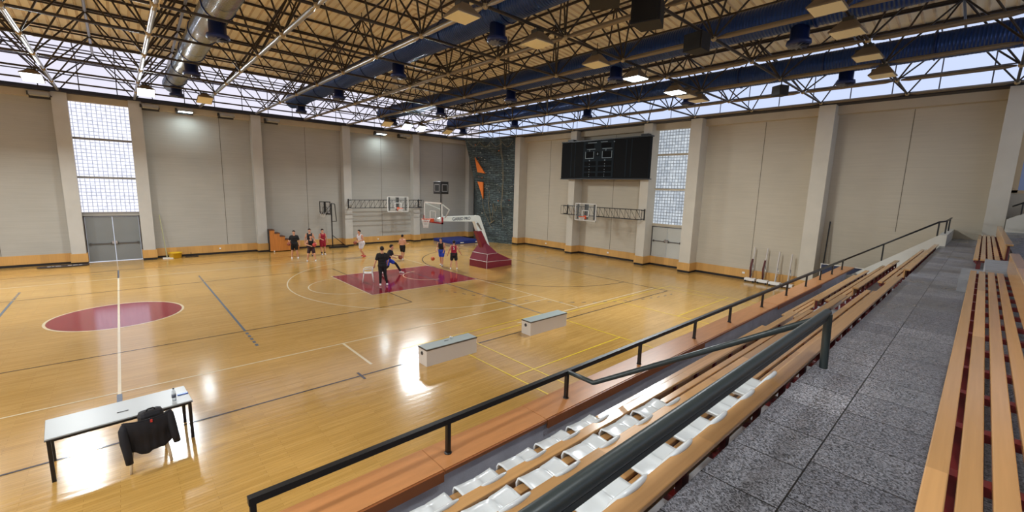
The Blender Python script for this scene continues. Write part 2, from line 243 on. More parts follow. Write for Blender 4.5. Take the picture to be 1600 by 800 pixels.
# ---------------------------------------------------------------- helpers
class MB:
    def __init__(s): s.v = []; s.f = []; s.smooth = []
    def add(s, vs, fs, sm=False):
        o = len(s.v); s.v += [tuple(v) for v in vs]; s.f += [tuple(i+o for i in f) for f in fs]; s.smooth += [sm]*len(fs); return s
    def box(s, x0, y0, z0, x1, y1, z1, M=None):
        x0, x1 = min(x0, x1), max(x0, x1); y0, y1 = min(y0, y1), max(y0, y1); z0, z1 = min(z0, z1), max(z0, z1)
        vs = [Vector(p) for p in ((x0,y0,z0),(x1,y0,z0),(x1,y1,z0),(x0,y1,z0),(x0,y0,z1),(x1,y0,z1),(x1,y1,z1),(x0,y1,z1))]
        if M is not None: vs = [M @ v for v in vs]
        return s.add(vs, [(0,3,2,1),(4,5,6,7),(0,1,5,4),(1,2,6,5),(2,3,7,6),(3,0,4,7)])
    def bbox(s, x0, y0, z0, x1, y1, z1, r=.02, M=None):          # box with chamfered edges
        bm = bmesh.new(); bmesh.ops.create_cube(bm, size=1)
        for v in bm.verts: v.co = Vector(((x0+x1)/2+v.co.x*abs(x1-x0), (y0+y1)/2+v.co.y*abs(y1-y0), (z0+z1)/2+v.co.z*abs(z1-z0)))
        bmesh.ops.bevel(bm, geom=list(bm.edges), offset=r, segments=2, affect='EDGES', profile=.5)
        if M is not None: bmesh.ops.transform(bm, matrix=M, verts=bm.verts)
        bm.verts.index_update(); s.add([v.co[:] for v in bm.verts], [[v.index for v in f.verts] for f in bm.faces]); bm.free(); return s
    def quad(s, a, b, c, d): return s.add([a, b, c, d], [(0,1,2,3)])
    def tube(s, p0, p1, r, n=8, r1=None, caps=True):
        p0, p1 = Vector(p0), Vector(p1); d = (p1-p0).normalized(); r1 = r if r1 is None else r1
        a = Vector((0,0,1)) if abs(d.z) < .9 else Vector((1,0,0)); u = d.cross(a).normalized(); v = d.cross(u)
        vs = []
        for P, R in ((p0, r), (p1, r1)):
            for k in range(n): t = 2*PI*k/n; vs.append(P+u*math.cos(t)*R+v*math.sin(t)*R)
        fs = [(k, (k+1) % n, n+(k+1) % n, n+k) for k in range(n)]
        s.add(vs, fs, True)
        if caps: s.add(vs[:n], [tuple(range(n))[::-1]]); s.add(vs[n:], [tuple(range(n))])
        return s
    def path(s, pts, r, n=6, radii=None, closed=False):
        pts = [Vector(p) for p in pts]; m = len(pts); rings = []
        prev = None
        for i, p in enumerate(pts):
            if closed: d = pts[(i+1) % m]-pts[i-1]
            else: d = pts[min(i+1, m-1)]-pts[max(i-1, 0)]
            d.normalize()
            if prev is None:
                a = Vector((0,0,1)) if abs(d.z) < .9 else Vector((1,0,0)); u = d.cross(a).normalized()
            else: u = (prev-d*prev.dot(d)).normalized()
            prev = u; v = d.cross(u); R = radii[i] if radii else r
            rings += [p+u*math.cos(2*PI*k/n)*R+v*math.sin(2*PI*k/n)*R for k in range(n)]
        fs = []
        for i in range(m if closed else m-1):
            j = (i+1) % m
            fs += [(i*n+k, i*n+(k+1) % n, j*n+(k+1) % n, j*n+k) for k in range(n)]
        if not closed: fs += [tuple(range(n))[::-1], tuple((m-1)*n+k for k in range(n))]
        return s.add(rings, fs, True)
    def prism(s, prof, axis, a, b):     # prof: 2-D list; axis 'x','y','z' extrusion
        def P(u, v, t): return (t, u, v) if axis == 'x' else (u, t, v) if axis == 'y' else (u, v, t)
        n = len(prof); vs = [P(u, v, a) for u, v in prof]+[P(u, v, b) for u, v in prof]
        return s.add(vs, [(k, (k+1) % n, n+(k+1) % n, n+k) for k in range(n)]+[tuple(range(n))[::-1], tuple(range(n, 2*n))])
    def lathe(s, c, prof, n=16, M=None):
        c = Vector(c); vs = []
        for r, z in prof:
            for k in range(n):
                p = Vector((math.cos(2*PI*k/n)*r, math.sin(2*PI*k/n)*r, z)); vs.append(c+(M @ p if M is not None else p))
        m = len(prof); fs = [(i*n+k, i*n+(k+1) % n, (i+1)*n+(k+1) % n, (i+1)*n+k) for i in range(m-1) for k in range(n)]
        fs += [tuple(range(n))[::-1], tuple((m-1)*n+k for k in range(n))]
        return s.add(vs, fs, True)
    def ball(s, c, r, n=12, sq=(1,1,1)):
        c = Vector(c); vs = []; h = n//2
        for i in range(1, h):
            t = PI*i/h
            for k in range(n): vs.append(c+Vector((math.sin(t)*math.cos(2*PI*k/n)*r*sq[0], math.sin(t)*math.sin(2*PI*k/n)*r*sq[1], math.cos(t)*r*sq[2])))
        vs += [c+Vector((0,0,r*sq[2])), c-Vector((0,0,r*sq[2]))]; T = len(vs)-2
        fs = [(i*n+k, (i+1)*n+k, (i+1)*n+(k+1) % n, i*n+(k+1) % n) for i in range(h-2) for k in range(n)]
        fs += [(T, k, (k+1) % n) for k in range(n)]+[(T+1, (h-2)*n+(k+1) % n, (h-2)*n+k) for k in range(n)]
        return s.add(vs, fs, True)
    def build(s, name, m, parent=None, M=None):
        off = Vector((0,0,0)); q = parent; inv = None
        if parent is not None: inv = ROOTM[parent.name].inverted()
        me = bpy.data.meshes.new(name)
        vs = [inv @ Vector(v) for v in s.v] if inv is not None else s.v
        me.from_pydata([tuple(v) for v in vs], [], s.f); me.polygons.foreach_set('use_smooth', s.smooth)
        for mm in (m if isinstance(m, (list, tuple)) else [m]): me.materials.append(mm)
        bm = bmesh.new(); bm.from_mesh(me); bmesh.ops.recalc_face_normals(bm, faces=bm.faces); bm.to_mesh(me); bm.free()
        me.update()
        o = bpy.data.objects.new(name, me); C.objects.link(o)
        if parent is not None: o.parent = parent; ROOTM[o.name] = ROOTM[parent.name]
        else: ROOTM[o.name] = Matrix.Identity(4)
        return o
ROOTM = {}
def tag(o, label=None, cat=None, group=None, kind=None):
    if label: o['label'] = label
    if cat: o['category'] = cat
    if group: o['group'] = group
    if kind: o['kind'] = kind
    return o
def thing(name, label, cat, loc=(0,0,0), rz=0, group=None, kind=None):
    o = bpy.data.objects.new(name, None); C.objects.link(o); o.empty_display_size = .2
    o.location = loc; o.rotation_euler = (0,0,rz)
    ROOTM[o.name] = Matrix.Identity(4)   # parts are built in the thing's own coordinates
    return tag(o, label, cat, group, kind)
def wthing(name, label, cat, loc, group=None, kind=None):      # parts are built in world coordinates
    o = thing(name, label, cat, loc, 0, group, kind); ROOTM[o.name] = Matrix.Translation(Vector(loc)); return o
def struct(o): o['kind'] = 'structure'; return o
def copy_thing(o, loc, rz=None):
    def cp(src, par):
        c = src.copy(); C.objects.link(c); ROOTM[c.name] = ROOTM[src.name]
        if par is not None: c.parent = par
        for ch in list(src.children):
            if ch.type != 'LIGHT': cp(ch, c)
        return c
    c = cp(o, None); c.location = loc
    if rz is not None: c.rotation_euler = (0,0,rz)
    return c
def text_mesh(s, size, loc, rot, name, m, parent, bold=False, ext=.002):
    cu = bpy.data.curves.new(name, 'FONT'); cu.body = s; cu.size = size; cu.extrude = ext; cu.align_x = 'CENTER'; cu.align_y = 'CENTER'
    if bold: cu.offset = size*.015
    t = bpy.data.objects.new(name, cu); C.objects.link(t)
    dg = bpy.context.evaluated_depsgraph_get(); me = bpy.data.meshes.new_from_object(t.evaluated_get(dg)); bpy.data.objects.remove(t)
    me.transform(Matrix.Translation(loc) @ rot.to_4x4()); 
    if parent is not None: me.transform(ROOTM[parent.name].inverted())
    me.materials.clear(); me.materials.append(m)
    o = bpy.data.objects.new(name, me); C.objects.link(o)
    if parent is not None: o.parent = parent; ROOTM[o.name] = ROOTM[parent.name]
    return o

# ================================================================ SETTING
XW, XE, YS, YN = -26.5, 26.5, -31.6, 13.65        # inner faces of the walls
struct(MB().box(XW, YS, -.2, XE, YN, 0).build('floor', PARQUET))
# ---- painted court lines (thin paint films on the floor)
def line(pts, wd, m, name, z=.003, closed=False):
    mb = MB()
    for a, b in zip(pts[:-1], pts[1:]):
        a, b = Vector(a+(0,)), Vector(b+(0,)); d = (b-a).normalized(); n = Vector((-d.y, d.x, 0))*wd/2; e = d*wd/2
        mb.add([tuple((p+Vector((0,0,z)))) for p in (a-n-e, b-n+e, b+n+e, a+n-e)], [(0,1,2,3)])
    return mb
def arc(cx, cy, r, a0, a1, n, wd, z=.003):
    mb = MB(); vs = []
    for k in range(n+1):
        t = a0+(a1-a0)*k/n
        for R in (r-wd/2, r+wd/2): vs.append((cx+math.cos(t)*R, cy+math.sin(t)*R, z))
    return mb.add(vs, [(2*k, 2*k+1, 2*k+3, 2*k+2) for k in range(n)])
def merge(*ms):
    o = MB()
    for q in ms: o.add(q.v, q.f)
    return o
R = math.radians
kx = 14
key = MB(); key.add([(8.2,-2.45,.002),(kx,-2.45,.002),(kx,2.45,.002),(8.2,2.45,.002)], [(0,1,2,3)])
disc = MB(); disc.add([(math.cos(2*PI*k/72)*1.76, math.sin(2*PI*k/72)*1.76, .002) for k in range(72)], [tuple(range(72))])
struct(key.build('floor_key_paint', M_KEY)); struct(disc.build('floor_centre_circle_paint', M_KEY))
white = merge(line([(-14,-7.5),(14,-7.5),(14,7.5),(-14,7.5),(-14,-7.5)], .05, 0, '', .0035), line([(0,-7.65),(0,7.65)], .06, 0, '', .0038), arc(0,0,1.8,0,2*PI,72,.07,.0036),
    line([(8.2,-2.45),(kx,-2.45)], .05,0,'',.0036), line([(8.2,2.45),(kx,2.45)], .05,0,'',.0037), line([(8.2,-2.45),(8.2,2.45)], .05,0,'',.0038), arc(8.2,0,1.8,PI/2,PI*1.5,36,.05,.0037),
    arc(12.425,0,6.75,PI/2+.2105,PI*1.5-.2105,64,.05,.0038), line([(11.01,-6.6),(14,-6.6)],.05,0,'',.0037), line([(11.01,6.6),(14,6.6)],.05,0,'',.0037),
    arc(12.425,0,1.25,PI/2,PI*1.5,24,.05,.004), line([(5,-7.5),(5,-9.45)],.07,0,'',.0036),
    line([(10.6,-9.25),(20.0,-9.25)],.05,0,'',.0036), line([(14,-7.5),(14,-9.25)],.05,0,'',.0036))
struct(white.build('floor_white_lines', M_LWHITE))
dark = merge(line([(-9,-4.5),(9,-4.5),(9,4.5),(-9,4.5),(-9,-4.5)],.04,0,'',.0046), line([(-20,-10),(20,-10),(20,10),(-20,10)],.05,0,'',.0045), line([(0,7.65),(0,10)],.07,0,'',.0047),
    line([(4.5,-9.8),(4.5,-10.2)],.06,0,'',.0047), arc(20,1.5,6,PI/2,PI,24,.05,.0045), arc(20,-1.5,6,PI,PI*1.5,24,.05,.0045), line([(14,-1.5),(14,1.5)],.05,0,'',.0045))
struct(dark.build('floor_dark_lines', M_LBLACK))
blue = merge(line([(3,-4.5),(3,4.5)],.07,0,'',.0048), line([(-3,-4.5),(-3,4.5)],.07,0,'',.0048))
for k in range(5):
    blue = merge(blue, line([(-3,-4.75-k*.32),(-3,-4.86-k*.32)],.08,0,'',.0048), line([(-3,4.75+k*.32),(-3,4.86+k*.32)],.08,0,'',.0048))
    blue = merge(blue, line([(3,-4.75-k*.32),(3,-4.86-k*.32)],.08,0,'',.0048), line([(3,4.75+k*.32),(3,4.86+k*.32)],.08,0,'',.0048))
blue = merge(blue, line([(12.1,2.4),(12.15,-9.2)],.05,0,'',.0049), line([(0,-7.65),(0,-8.4)],.09,0,'',.0049))
# dashed handball free-throw line
for k in range(-12, 13):
    a0 = PI*1.5-.05-(k+12)*.055
    if a0 > PI+.02: blue = merge(blue, arc(20,-1.5,9,a0-.02,a0,2,.05,.0047))
struct(blue.build('floor_grey_blue_lines', M_LBLUE))
# yellow badminton court lines
Yl = [((6.2,-8.6),(20.9,-8.75)), ((6.2,-9.28),(21.2,-9.55))]
YB = merge(line([(6.2,-8.98),(12.1,-8.98)],.04,0,'',.0055), line([(6.2,-9.45),(21.2,-9.5)],.04,0,'',.0055),
    line([(8.2,-9.3),(8.2,-15.9)],.04,0,'',.0056), line([(7.45,-9.3),(7.45,-15.9)],.04,0,'',.0056), line([(12.25,-9.0),(12.25,-15.9)],.04,0,'',.0056),
    line([(16.2,-9.4),(16.2,-15.9)],.04,0,'',.0056), line([(20.4,-9.0),(20.4,-15.9)],.04,0,'',.0056), line([(21.15,-9.5),(21.15,-15.9)],.04,0,'',.0056),
    line([(7.45,-12.45),(12.25,-12.45)],.04,0,'',.0058), line([(16.2,-12.45),(21.15,-12.45)],.04,0,'',.0058))
struct(YB.build('floor_yellow_lines', M_LYEL))

# ---- walls
ZW = 9.1
PN = [(-13.55,-12.95),(-7.85,-7.25),(-1.83,-1.25),(1.15,1.72),(7.15,7.72),(13.12,13.7),(19.05,19.65),(24.9,25.5)]      # pilasters on the far (north) wall
PE = [(6.9,7.5),(.85,1.42),(-5.25,-4.66),(-8.4,-7.72),(-14.68,-14.02),(-20.60,-20.05),(-26.6,-26.0)]   # pilasters on the end (east) wall
D = .4
def wall_n():
    m = MB(); m.box(XW-D, YN, 0, -1.33, YN+D, ZW); m.box(1.2, YN, 0, XE+D, YN+D, ZW)
    m.box(-1.33, YN, 8.78, 1.2, YN+D, ZW); m.box(-1.33, YN+.001, 2.62, 1.2, YN+D, 2.78); return m
struct(wall_n().build('wall_north', M_WALL))
def wall_e2():
    m = MB(); m.box(XE, -20.60, 0, XE+D, -7.46, ZW); m.box(XE, -5.24, 0, XE+D, YN+D, ZW)
    m.box(XE, -7.46, 8.98, XE+D, -5.24, ZW); m.box(XE+.001, -7.46, 0, XE+D, -5.24, .58); m.box(XE+.001, -7.46, 2.58, XE+D, -5.24, 2.74)
    m.box(XE, -26.0, 0, XE+D, -20.60, 5.15); m.box(XE, -26.0, 8.3, XE+D, -20.60, ZW); m.box(XE, YS-D, 0, XE+D, -26.0, ZW); return m
struct(wall_e2().build('wall_east', M_WALLE))
struct(MB().box(XW-D, YS-D, 0, XW, YN+D, ZW).build('wall_west', M_WALL)); struct(MB().box(XW, YS-D, 0, XE, YS, ZW).build('wall_south', M_WALL))
pn = MB()
for a, b in PN: pn.box(a, 13.1, 0, b, YN, ZW)
struct(pn.build('wall_north_pilasters', M_PIL))
pe = MB()
for a, b in PE: pe.box(25.6, a, 0, XE, b, ZW)
struct(pe.build('wall_east_pilasters', M_PILE))
bm_ = MB(); bm_.box(XW, 13.38, 8.76, 24.9, YN, ZW); struct(bm_.build('trim_1', M_BEAM))
b2 = MB()
ys = [13.1]+[v for p in PE for v in (p[1], p[0])]+[YS]
for i in range(0, len(ys)-1, 2):
    if ys[i]-ys[i+1] > .5: b2.box(26.1, ys[i+1], 8.72, XE, ys[i], ZW)
struct(b2.build('trim_2', M_BEAM))
# steel ledge that runs round the wall heads
lg = MB(); lg.box(XW, 13.0, ZW, XE, YN, ZW+.13); lg.box(25.5, YS, ZW, XE, 13.0, ZW+.13); lg.box(XW, 13.3, ZW+.16, XE, YN, ZW+.25); lg.box(25.9, YS, ZW+.16, XE, 13.3, ZW+.25)
lg.box(XW, YS, ZW, XW+.5, 13, ZW+.25); lg.box(XW+.5, YS, ZW, 25.5, YS+.5, ZW+.25)
struct(lg.build('trim_3', mat('black_steel_ledge', (34,30,32), .5)))
# wood dado + black base
sk = MB(); bk = MB()
def dado_seg(x0, y0, x1, y1):
    sk.box(x0, y0, .13, x1, y1, .60); bk.box(min(x0,x1)+(.0), min(y0,y1), 0, max(x0,x1), max(y0,y1), .13)
def dado_n(skm, bkm):
    xs = [XW]+[v for p in PN for v in p]
    prev = XW
    for a, b in PN:
        if not (abs(prev-(-1.25)) < .01): skm.box(prev, 13.6, .13, a, YN, .60); bkm.box(prev, 13.61, 0, a, YN, .129)
        skm.box(a-.05, 13.05, .13, b+.05, YN-.001, .60); bkm.box(a-.03, 13.07, 0, b+.03, YN-.001, .129); prev = b
def dado_e(skm, bkm):
    prev = 13.1
    for a, b in PE:
        if prev > -16: skm.box(26.45, b, .13, XE, prev, .60); bkm.box(26.46, b, 0, XE, prev, .129)
        if a > -17: skm.box(25.55, a-.05, .13, XE-.001, b+.05, .60); bkm.box(25.57, a-.03, 0, XE-.001, b+.03, .129)
        prev = a
s1, k1 = MB(), MB(); dado_n(s1, k1); struct(s1.build('trim_4', M_SKIRT)); struct(k1.build('baseboard_north', M_BLACKBASE))
s1, k1 = MB(), MB(); dado_e(s1, k1); struct(s1.build('trim_5', M_SKIRT)); struct(k1.build('baseboard_east', M_BLACKBASE))
# vertical joints of the wall panels, as thin dark strips
sm = MB()
for x in (5.45, -4.4, 10.6, 16.4, 22.3): sm.box(x, 13.642, .62, x+.018, YN, 8.75)
for y in (-11.5, -17.4, 4.2, -2.0): sm.box(26.492, y, .62 if y > -14 else 3.3, XE, y+.018, 8.7)
struct(sm.build('trim_6', mat('dark_wall_joint', (92,84,72), .9)))

# ---- glass-block windows and doors
wn = wthing('window_1', None, None, (0, YN, 2.78), kind='structure')
MB().box(-1.33, YN+.06, 2.78, 1.2, YN+.16, 8.78).build('glass_block_pane', M_BLK1, wn)
f = MB()
for z in (4.76, 6.86): f.box(-1.33, YN-.02, z-.06, 1.2, YN+.06, z+.06)
f.box(-1.33, YN-.01, 2.72, 1.2, YN+.06, 2.84); f.build('window_frame', mat('grey_window_transom', (140,138,134), .6), wn)
wn = wthing('window_2', None, None, (XE, -6.35, 2.74), kind='structure')
MB().box(XE+.06, -7.46, 2.74, XE+.16, -5.24, 8.98).build('glass_block_pane', M_BLK2, wn)
f = MB()
for z in (5.0, 7.2): f.box(XE-.02, -7.46, z-.06, XE+.06, -5.24, z+.06)
f.box(XE-.01, -7.46, 2.70, XE+.06, -5.24, 2.78); f.build('window_frame', M_BEAM, wn)
def double_door(name, horiz, a, b, z0, z1, w0, m):      # horiz: along x on the north wall, else along y on the east wall
    d = wthing(name, None, None, ((a+b)/2, w0, z0) if horiz else (w0, (a+b)/2, z0), kind='structure')
    def bx(mb, u0, u1, d0, d1, q0, q1):
        if horiz: mb.box(u0, w0-d1, q0, u1, w0-d0, q1)
        else: mb.box(w0-d1, u0, q0, w0-d0, u1, q1)
        return mb
    fr = MB(); bx(fr, a, a+.06, -.1, .03, z0, z1); bx(fr, b-.06, b, -.1, .03, z0, z1); bx(fr, a, b, -.1, .03, z1-.05, z1); fr.build('door_frame', M_DOORF, d)
    mid = (a+b)/2
    for u0, u1 in ((a+.07, mid-.012), (mid+.012, b-.07)):
        lf = bx(MB(), u0, u1, -.06, -.01, z0+.01, z1-.06).build('door_leaf', m, d)
        bar = MB(); bx(bar, u0+.05, u1-.05, -.01, .05, z0+1.0, z0+1.04); bx(bar, u0+.08, u0+.16, -.01, .06, z0+.96, z0+1.08); bx(bar, u1-.16, u1-.08, -.01, .06, z0+.96, z0+1.08)
        bar.build('push_bar', M_DOORF, lf)
        h = MB(); hx = u1-.06 if u1 < mid else u0+.06; bx(h, hx-.04, hx+.04, -.01, .09, z0+1.0, z0+1.16); h.build('door_latch', M_CHROME, lf)
double_door('door_1', True, -1.25, 1.15, .02, 2.62, YN, M_DOORG)
double_door('door_2', False, -7.46, -5.24, .62, 2.6, XE, M_DOORL)
# upper stand window
wn = wthing('window_3', None, None, (XE, -23.4, 5.15), kind='structure')
MB().box(XE+.1, -26.0, 5.15, XE+.14, -20.60, 8.3).build('window_pane', mat('grey_blue_window_glass', (70,84,112), .15, emit=(120,134,170), estr=.35), wn)
f = MB(); f.box(XE-.03, -26.0, 5.13, XE+.1, -20.60, 5.25); f.box(XE-.03, -20.78, 5.15, XE+.1, -20.60, 8.3); f.box(XE-.03, -26, 8.2, XE+.1, -20.60, 8.3); f.build('window_frame', mat('pale_wood_window_frame', (206,180,140), .5), wn)

wn = wthing('window_8_added', None, None, (6, YS, 5.6), kind='structure')  # unseen window band, inferred from bench reflections, added to light the stands
MB().box(-14, YS+.02, 6.0, 25, YS+.05, 8.9).build('window_pane', emis('added_rear_window_glow', (222,232,255), 3.2), wn)
f = MB()
for x in range(-14, 26, 3): f.box(x-.06, YS+.0, 5.95, x+.06, YS+.12, 8.95)
for z in (5.95, 7.4, 8.9): f.box(-14, YS, z, 25, YS+.12, z+.08)
f.build('window_frame', M_MULL, wn)
# ---- glazed roof edge
EAVE_Z, EDGE_Z, IN = 10.85, 11.3, 2.95
xe, yn, xw, ysd = XE-3.2, YN-IN, XW+3.2, YS+IN
def glaze(name, outer, inner, vert, m, bars_axis):
    r = wthing(name, None, None, outer[0], kind='structure')
    a, b = Vector(outer[0]), Vector(outer[1]); c, d = Vector(inner[1]), Vector(inner[0])
    p = MB(); p.quad(a, b, c, d); p.quad((a.x, a.y, ZW+.25), (b.x, b.y, ZW+.25), b, a)
    p.build('translucent_pane', m, r)
    L = (b-a).length; n = int(round(L/1.5)); fr = MB(); dn = (b-a).normalized(); inw = Vector((d.x-a.x, d.y-a.y, 0))
    nrm = Vector((-dn.y, dn.x, 0)); nrm = nrm if nrm.dot(d-a) > 0 else -nrm
    dep = abs((d-a).dot(nrm)); s0 = (d-a).dot(dn); s1_ = (c-b).dot(dn)
    for k in range(n+1):
        q = a+(b-a)*k/n+nrm*.03; fr.tube((q.x, q.y, ZW+.25), (q.x, q.y, EAVE_Z), .022, 4)
        # rafter up the slope, clipped by the mitre
        t = (b-a).length*k/n; tm = 1.0
        if s0 > 0 and t < s0: tm = t/s0
        if s1_ < 0 and L-t < -s1_: tm = (L-t)/-s1_
        if tm > .05:
            e = a+(b-a)*k/n+nrm*dep*tm; fr.tube(q-Vector((0,0,.04)), (e.x, e.y, EAVE_Z+(EDGE_Z-EAVE_Z)*tm-.04), .025, 4)
    def hb(off, z, r_=.03, cl=0):
        A = a+nrm*off+dn*s0*cl; B = b+nrm*off+dn*s1_*cl; fr.tube((A.x, A.y, z), (B.x, B.y, z), r_, 4)
    hb(.03, 10.1); hb(.04, EAVE_Z-.06, .04); hb(.22, EAVE_Z-.02, .03)
    for cl in (.33, .66): hb(dep*cl, EAVE_Z+(EDGE_Z-EAVE_Z)*cl-.05, .028, cl)
    hb(dep-.02, EDGE_Z-.09, .06, 1.0)
    fr.build('window_frame', M_MULL, r); return r
glaze('window_4', ((XW,YN,EAVE_Z),(XE,YN,EAVE_Z)), ((xw,yn,EDGE_Z),(xe,yn,EDGE_Z)), 0, M_SKYW, 'x')
glaze('window_5', ((XE,YS,EAVE_Z),(XE,YN,EAVE_Z)), ((xe,ysd,EDGE_Z),(xe,yn,EDGE_Z)), 0, M_SKYB, 'y')
glaze('window_6', ((XW,YS,EAVE_Z),(XE,YS,EAVE_Z)), ((xw,ysd,EDGE_Z),(xe,ysd,EDGE_Z)), 0, M_SKYB, 'x')
glaze('window_7', ((XW,YS,EAVE_Z),(XW,YN,EAVE_Z)), ((xw,ysd,EDGE_Z),(xw,yn,EDGE_Z)), 0, M_SKYW, 'y')
# ---- hipped corrugated deck
SL = .09
def zr(x, y): return EDGE_Z+SL*max(0, min(yn-y, y-ysd, xe-x, x-xw))
half = (yn-ysd)/2; yc = (yn+ysd)/2; zt = EDGE_Z+SL*half
r0, r1 = xw+half, xe-half
dk = MB()
A_, B_, C_, D_ = (xw,ysd,EDGE_Z), (xe,ysd,EDGE_Z), (xe,yn,EDGE_Z), (xw,yn,EDGE_Z); E_, F_ = (r0,yc,zt), (r1,yc,zt)
for lift in (0, .12):
    L_ = lambda p: (p[0], p[1], p[2]+lift)
    dk.add([L_(D_),L_(C_),L_(F_),L_(E_)], [(0,1,2,3)]); dk.add([L_(A_),L_(B_),L_(F_),L_(E_)], [(0,1,2,3)]); dk.add([L_(C_),L_(B_),L_(F_)], [(0,1,2)]); dk.add([L_(D_),L_(A_),L_(E_)], [(0,1,2)])
struct(dk.build('ceiling', M_DECK))
rb = MB()
def ribp(p0, p1, wv):        # rib as a shallow trapezoid hanging below the deck
    p0, p1 = Vector(p0), Vector(p1); u = Vector(wv)
    vs = []
    for P in (p0, p1): vs += [P-u*.045, P+u*.045, P+u*.028-Vector((0,0,.035)), P-u*.028-Vector((0,0,.035))]
    rb.add(vs, [(0,1,5,4),(1,2,6,5),(2,3,7,6),(3,0,4,7),(0,3,2,1),(4,5,6,7)])
st = .33
x = xw+.2
while x < xe-.1:
    dmax = min(half, x-xw, xe-x)
    ribp((x, yn, EDGE_Z-.002), (x, yn-dmax, EDGE_Z+SL*dmax-.002), (1,0,0)); ribp((x, ysd, EDGE_Z-.002), (x, ysd+dmax, EDGE_Z+SL*dmax-.002), (1,0,0)); x += st
y = ysd+.2
while y < yn-.1:
    dmax = min(y-ysd, yn-y)
    ribp((xe, y, EDGE_Z-.002), (xe-dmax, y, EDGE_Z+SL*dmax-.002), (0,1,0)); ribp((xw, y, EDGE_Z-.002), (xw+dmax, y, EDGE_Z+SL*dmax-.002), (0,1,0)); y += st
struct(rb.build('ceiling_ribs', M_RIB))

# ================================================================ ROOF SPACE FRAME
ZB = 9.2
GX = [1.45+3*k for k in range(-3, 9)]
GY = [13.35-3.05*j for j in range(0, 13)]
TX = [a+1.5 for a in GX[:-1]]; TY = [a-1.525 for a in GY[:-1]]
def ztop(x, y): return zr(x, y)-.30 if (x < xe and y < yn) else 10.98
frame = wthing('roof_space_frame', 'dark steel tube space frame spanning the hall under the cream roof deck', 'roof frame', (10, 0, ZB))
for gx in GX:
    m = MB()
    for a, b in zip(GY[:-1], GY[1:]):
        m.tube((gx, a-.10, ZB), (gx, a-.34, ZB), .03, 8, .068); m.tube((gx, a-.34, ZB), (gx, b+.34, ZB), .068, 10); m.tube((gx, b+.34, ZB), (gx, b+.10, ZB), .068, 8, .03)
    m.build('chord_tube', M_SILVER if gx < 8 else M_CHORD2, frame)
for gy in GY:
    m = MB()
    for a, b in zip(GX[:-1], GX[1:]): m.tube((a+.10, gy, ZB), (b-.10, gy, ZB), .042, 6)
    m.build('chord_tube', M_STEEL, frame)
for tx in TX:
    m = MB()
    sil = abs(tx+.05) < .1 or abs(tx-2.95) < .1
    for a, b in zip(TY[:-1], TY[1:]): m.tube((tx, a, ztop(tx, a)), (tx, b, ztop(tx, b)), .055 if sil else .038, 8)
    m.build('top_chord_tube', M_SILVER if sil else M_STEEL, frame)
for ty in TY:
    m = MB()
    for a, b in zip(TX[:-1], TX[1:]): m.tube((a, ty, ztop(a, ty)), (b, ty, ztop(b, ty)), .038, 6)
    m.build('top_chord_tube', M_STEEL, frame)
def vis(P):      # larger = nearer in front of the gallery
    d = Vector(P)-CAMP; z = d.dot(fw); return (1/d.length) if z > 0 else -1
dg_ = []; nd_ = []
for gx in GX:
    for gy in GY:
        nd_.append((gx, gy, ZB))
        for sx_ in (-1.5, 1.5):
            for sy_ in (-1.525, 1.525):
                tx, ty = gx+sx_, gy+sy_
                if TX[0]-.1 < tx < TX[-1]+.1 and TY[-1]-.1 < ty < TY[0]+.1: dg_.append(((gx, gy, ZB), (tx, ty, ztop(tx, ty))))
        
def inframe(P):
    d = Vector(P)-CAMP; z = d.dot(fw)
    if z <= .5: return False
    return abs(d.dot(r2)/z*FPX) < 780 and abs(d.dot(u2)/z*FPX) < 395
dg_.sort(key=lambda q: -(vis((Vector(q[0])+Vector(q[1]))/2)+(5 if inframe((Vector(q[0])+Vector(q[1]))/2) else 0)))
for a, b in dg_[:100]:
    MB().tube(a, b, .03, 6).build('diagonal_strut', M_STEEL, frame)
m = MB()
for a, b in dg_[100:]: m.tube(a, b, .03, 5, caps=False)
tag(m.build('diagonal_strut', M_STEEL, frame), kind='stuff')
nd_.sort(key=lambda q: -(vis(q)+(5 if inframe(q) else 0)))
for q in nd_[:100]: MB().ball(q, .08, 10).build('node_ball', M_NODE, frame)
m = MB()
for q in nd_[100:]: m.ball(q, .095, 8)
tag(m.build('node_ball', M_NODE, frame), kind='stuff')
m = MB()
for tx in TX:
    for ty in TY: m.ball((tx, ty, ztop(tx, ty)), .08, 8); m.tube((tx, ty, ztop(tx, ty)), (tx, ty, zr(tx, ty) if tx < xe and ty < yn else 11.0), .02, 5)
tag(m.build('top_node_ball', M_STEEL, frame), kind='stuff')
# purlins carried on the frame
d_ = .1
k = 0
while d_ < 19:
    z = EDGE_Z+SL*d_-.07
    m = MB(); m.box(max(xw+d_, -8), yn-d_-.025, z-.05, xe-d_, yn-d_+.025, z+.04); m.build('purlin', M_STEEL, frame)
    m = MB(); m.box(xe-d_-.025, max(ysd+d_, -24), z-.05, xe-d_+.025, yn-d_, z+.04); m.build('purlin', M_STEEL, frame)
    d_ += 1.5; k += 1

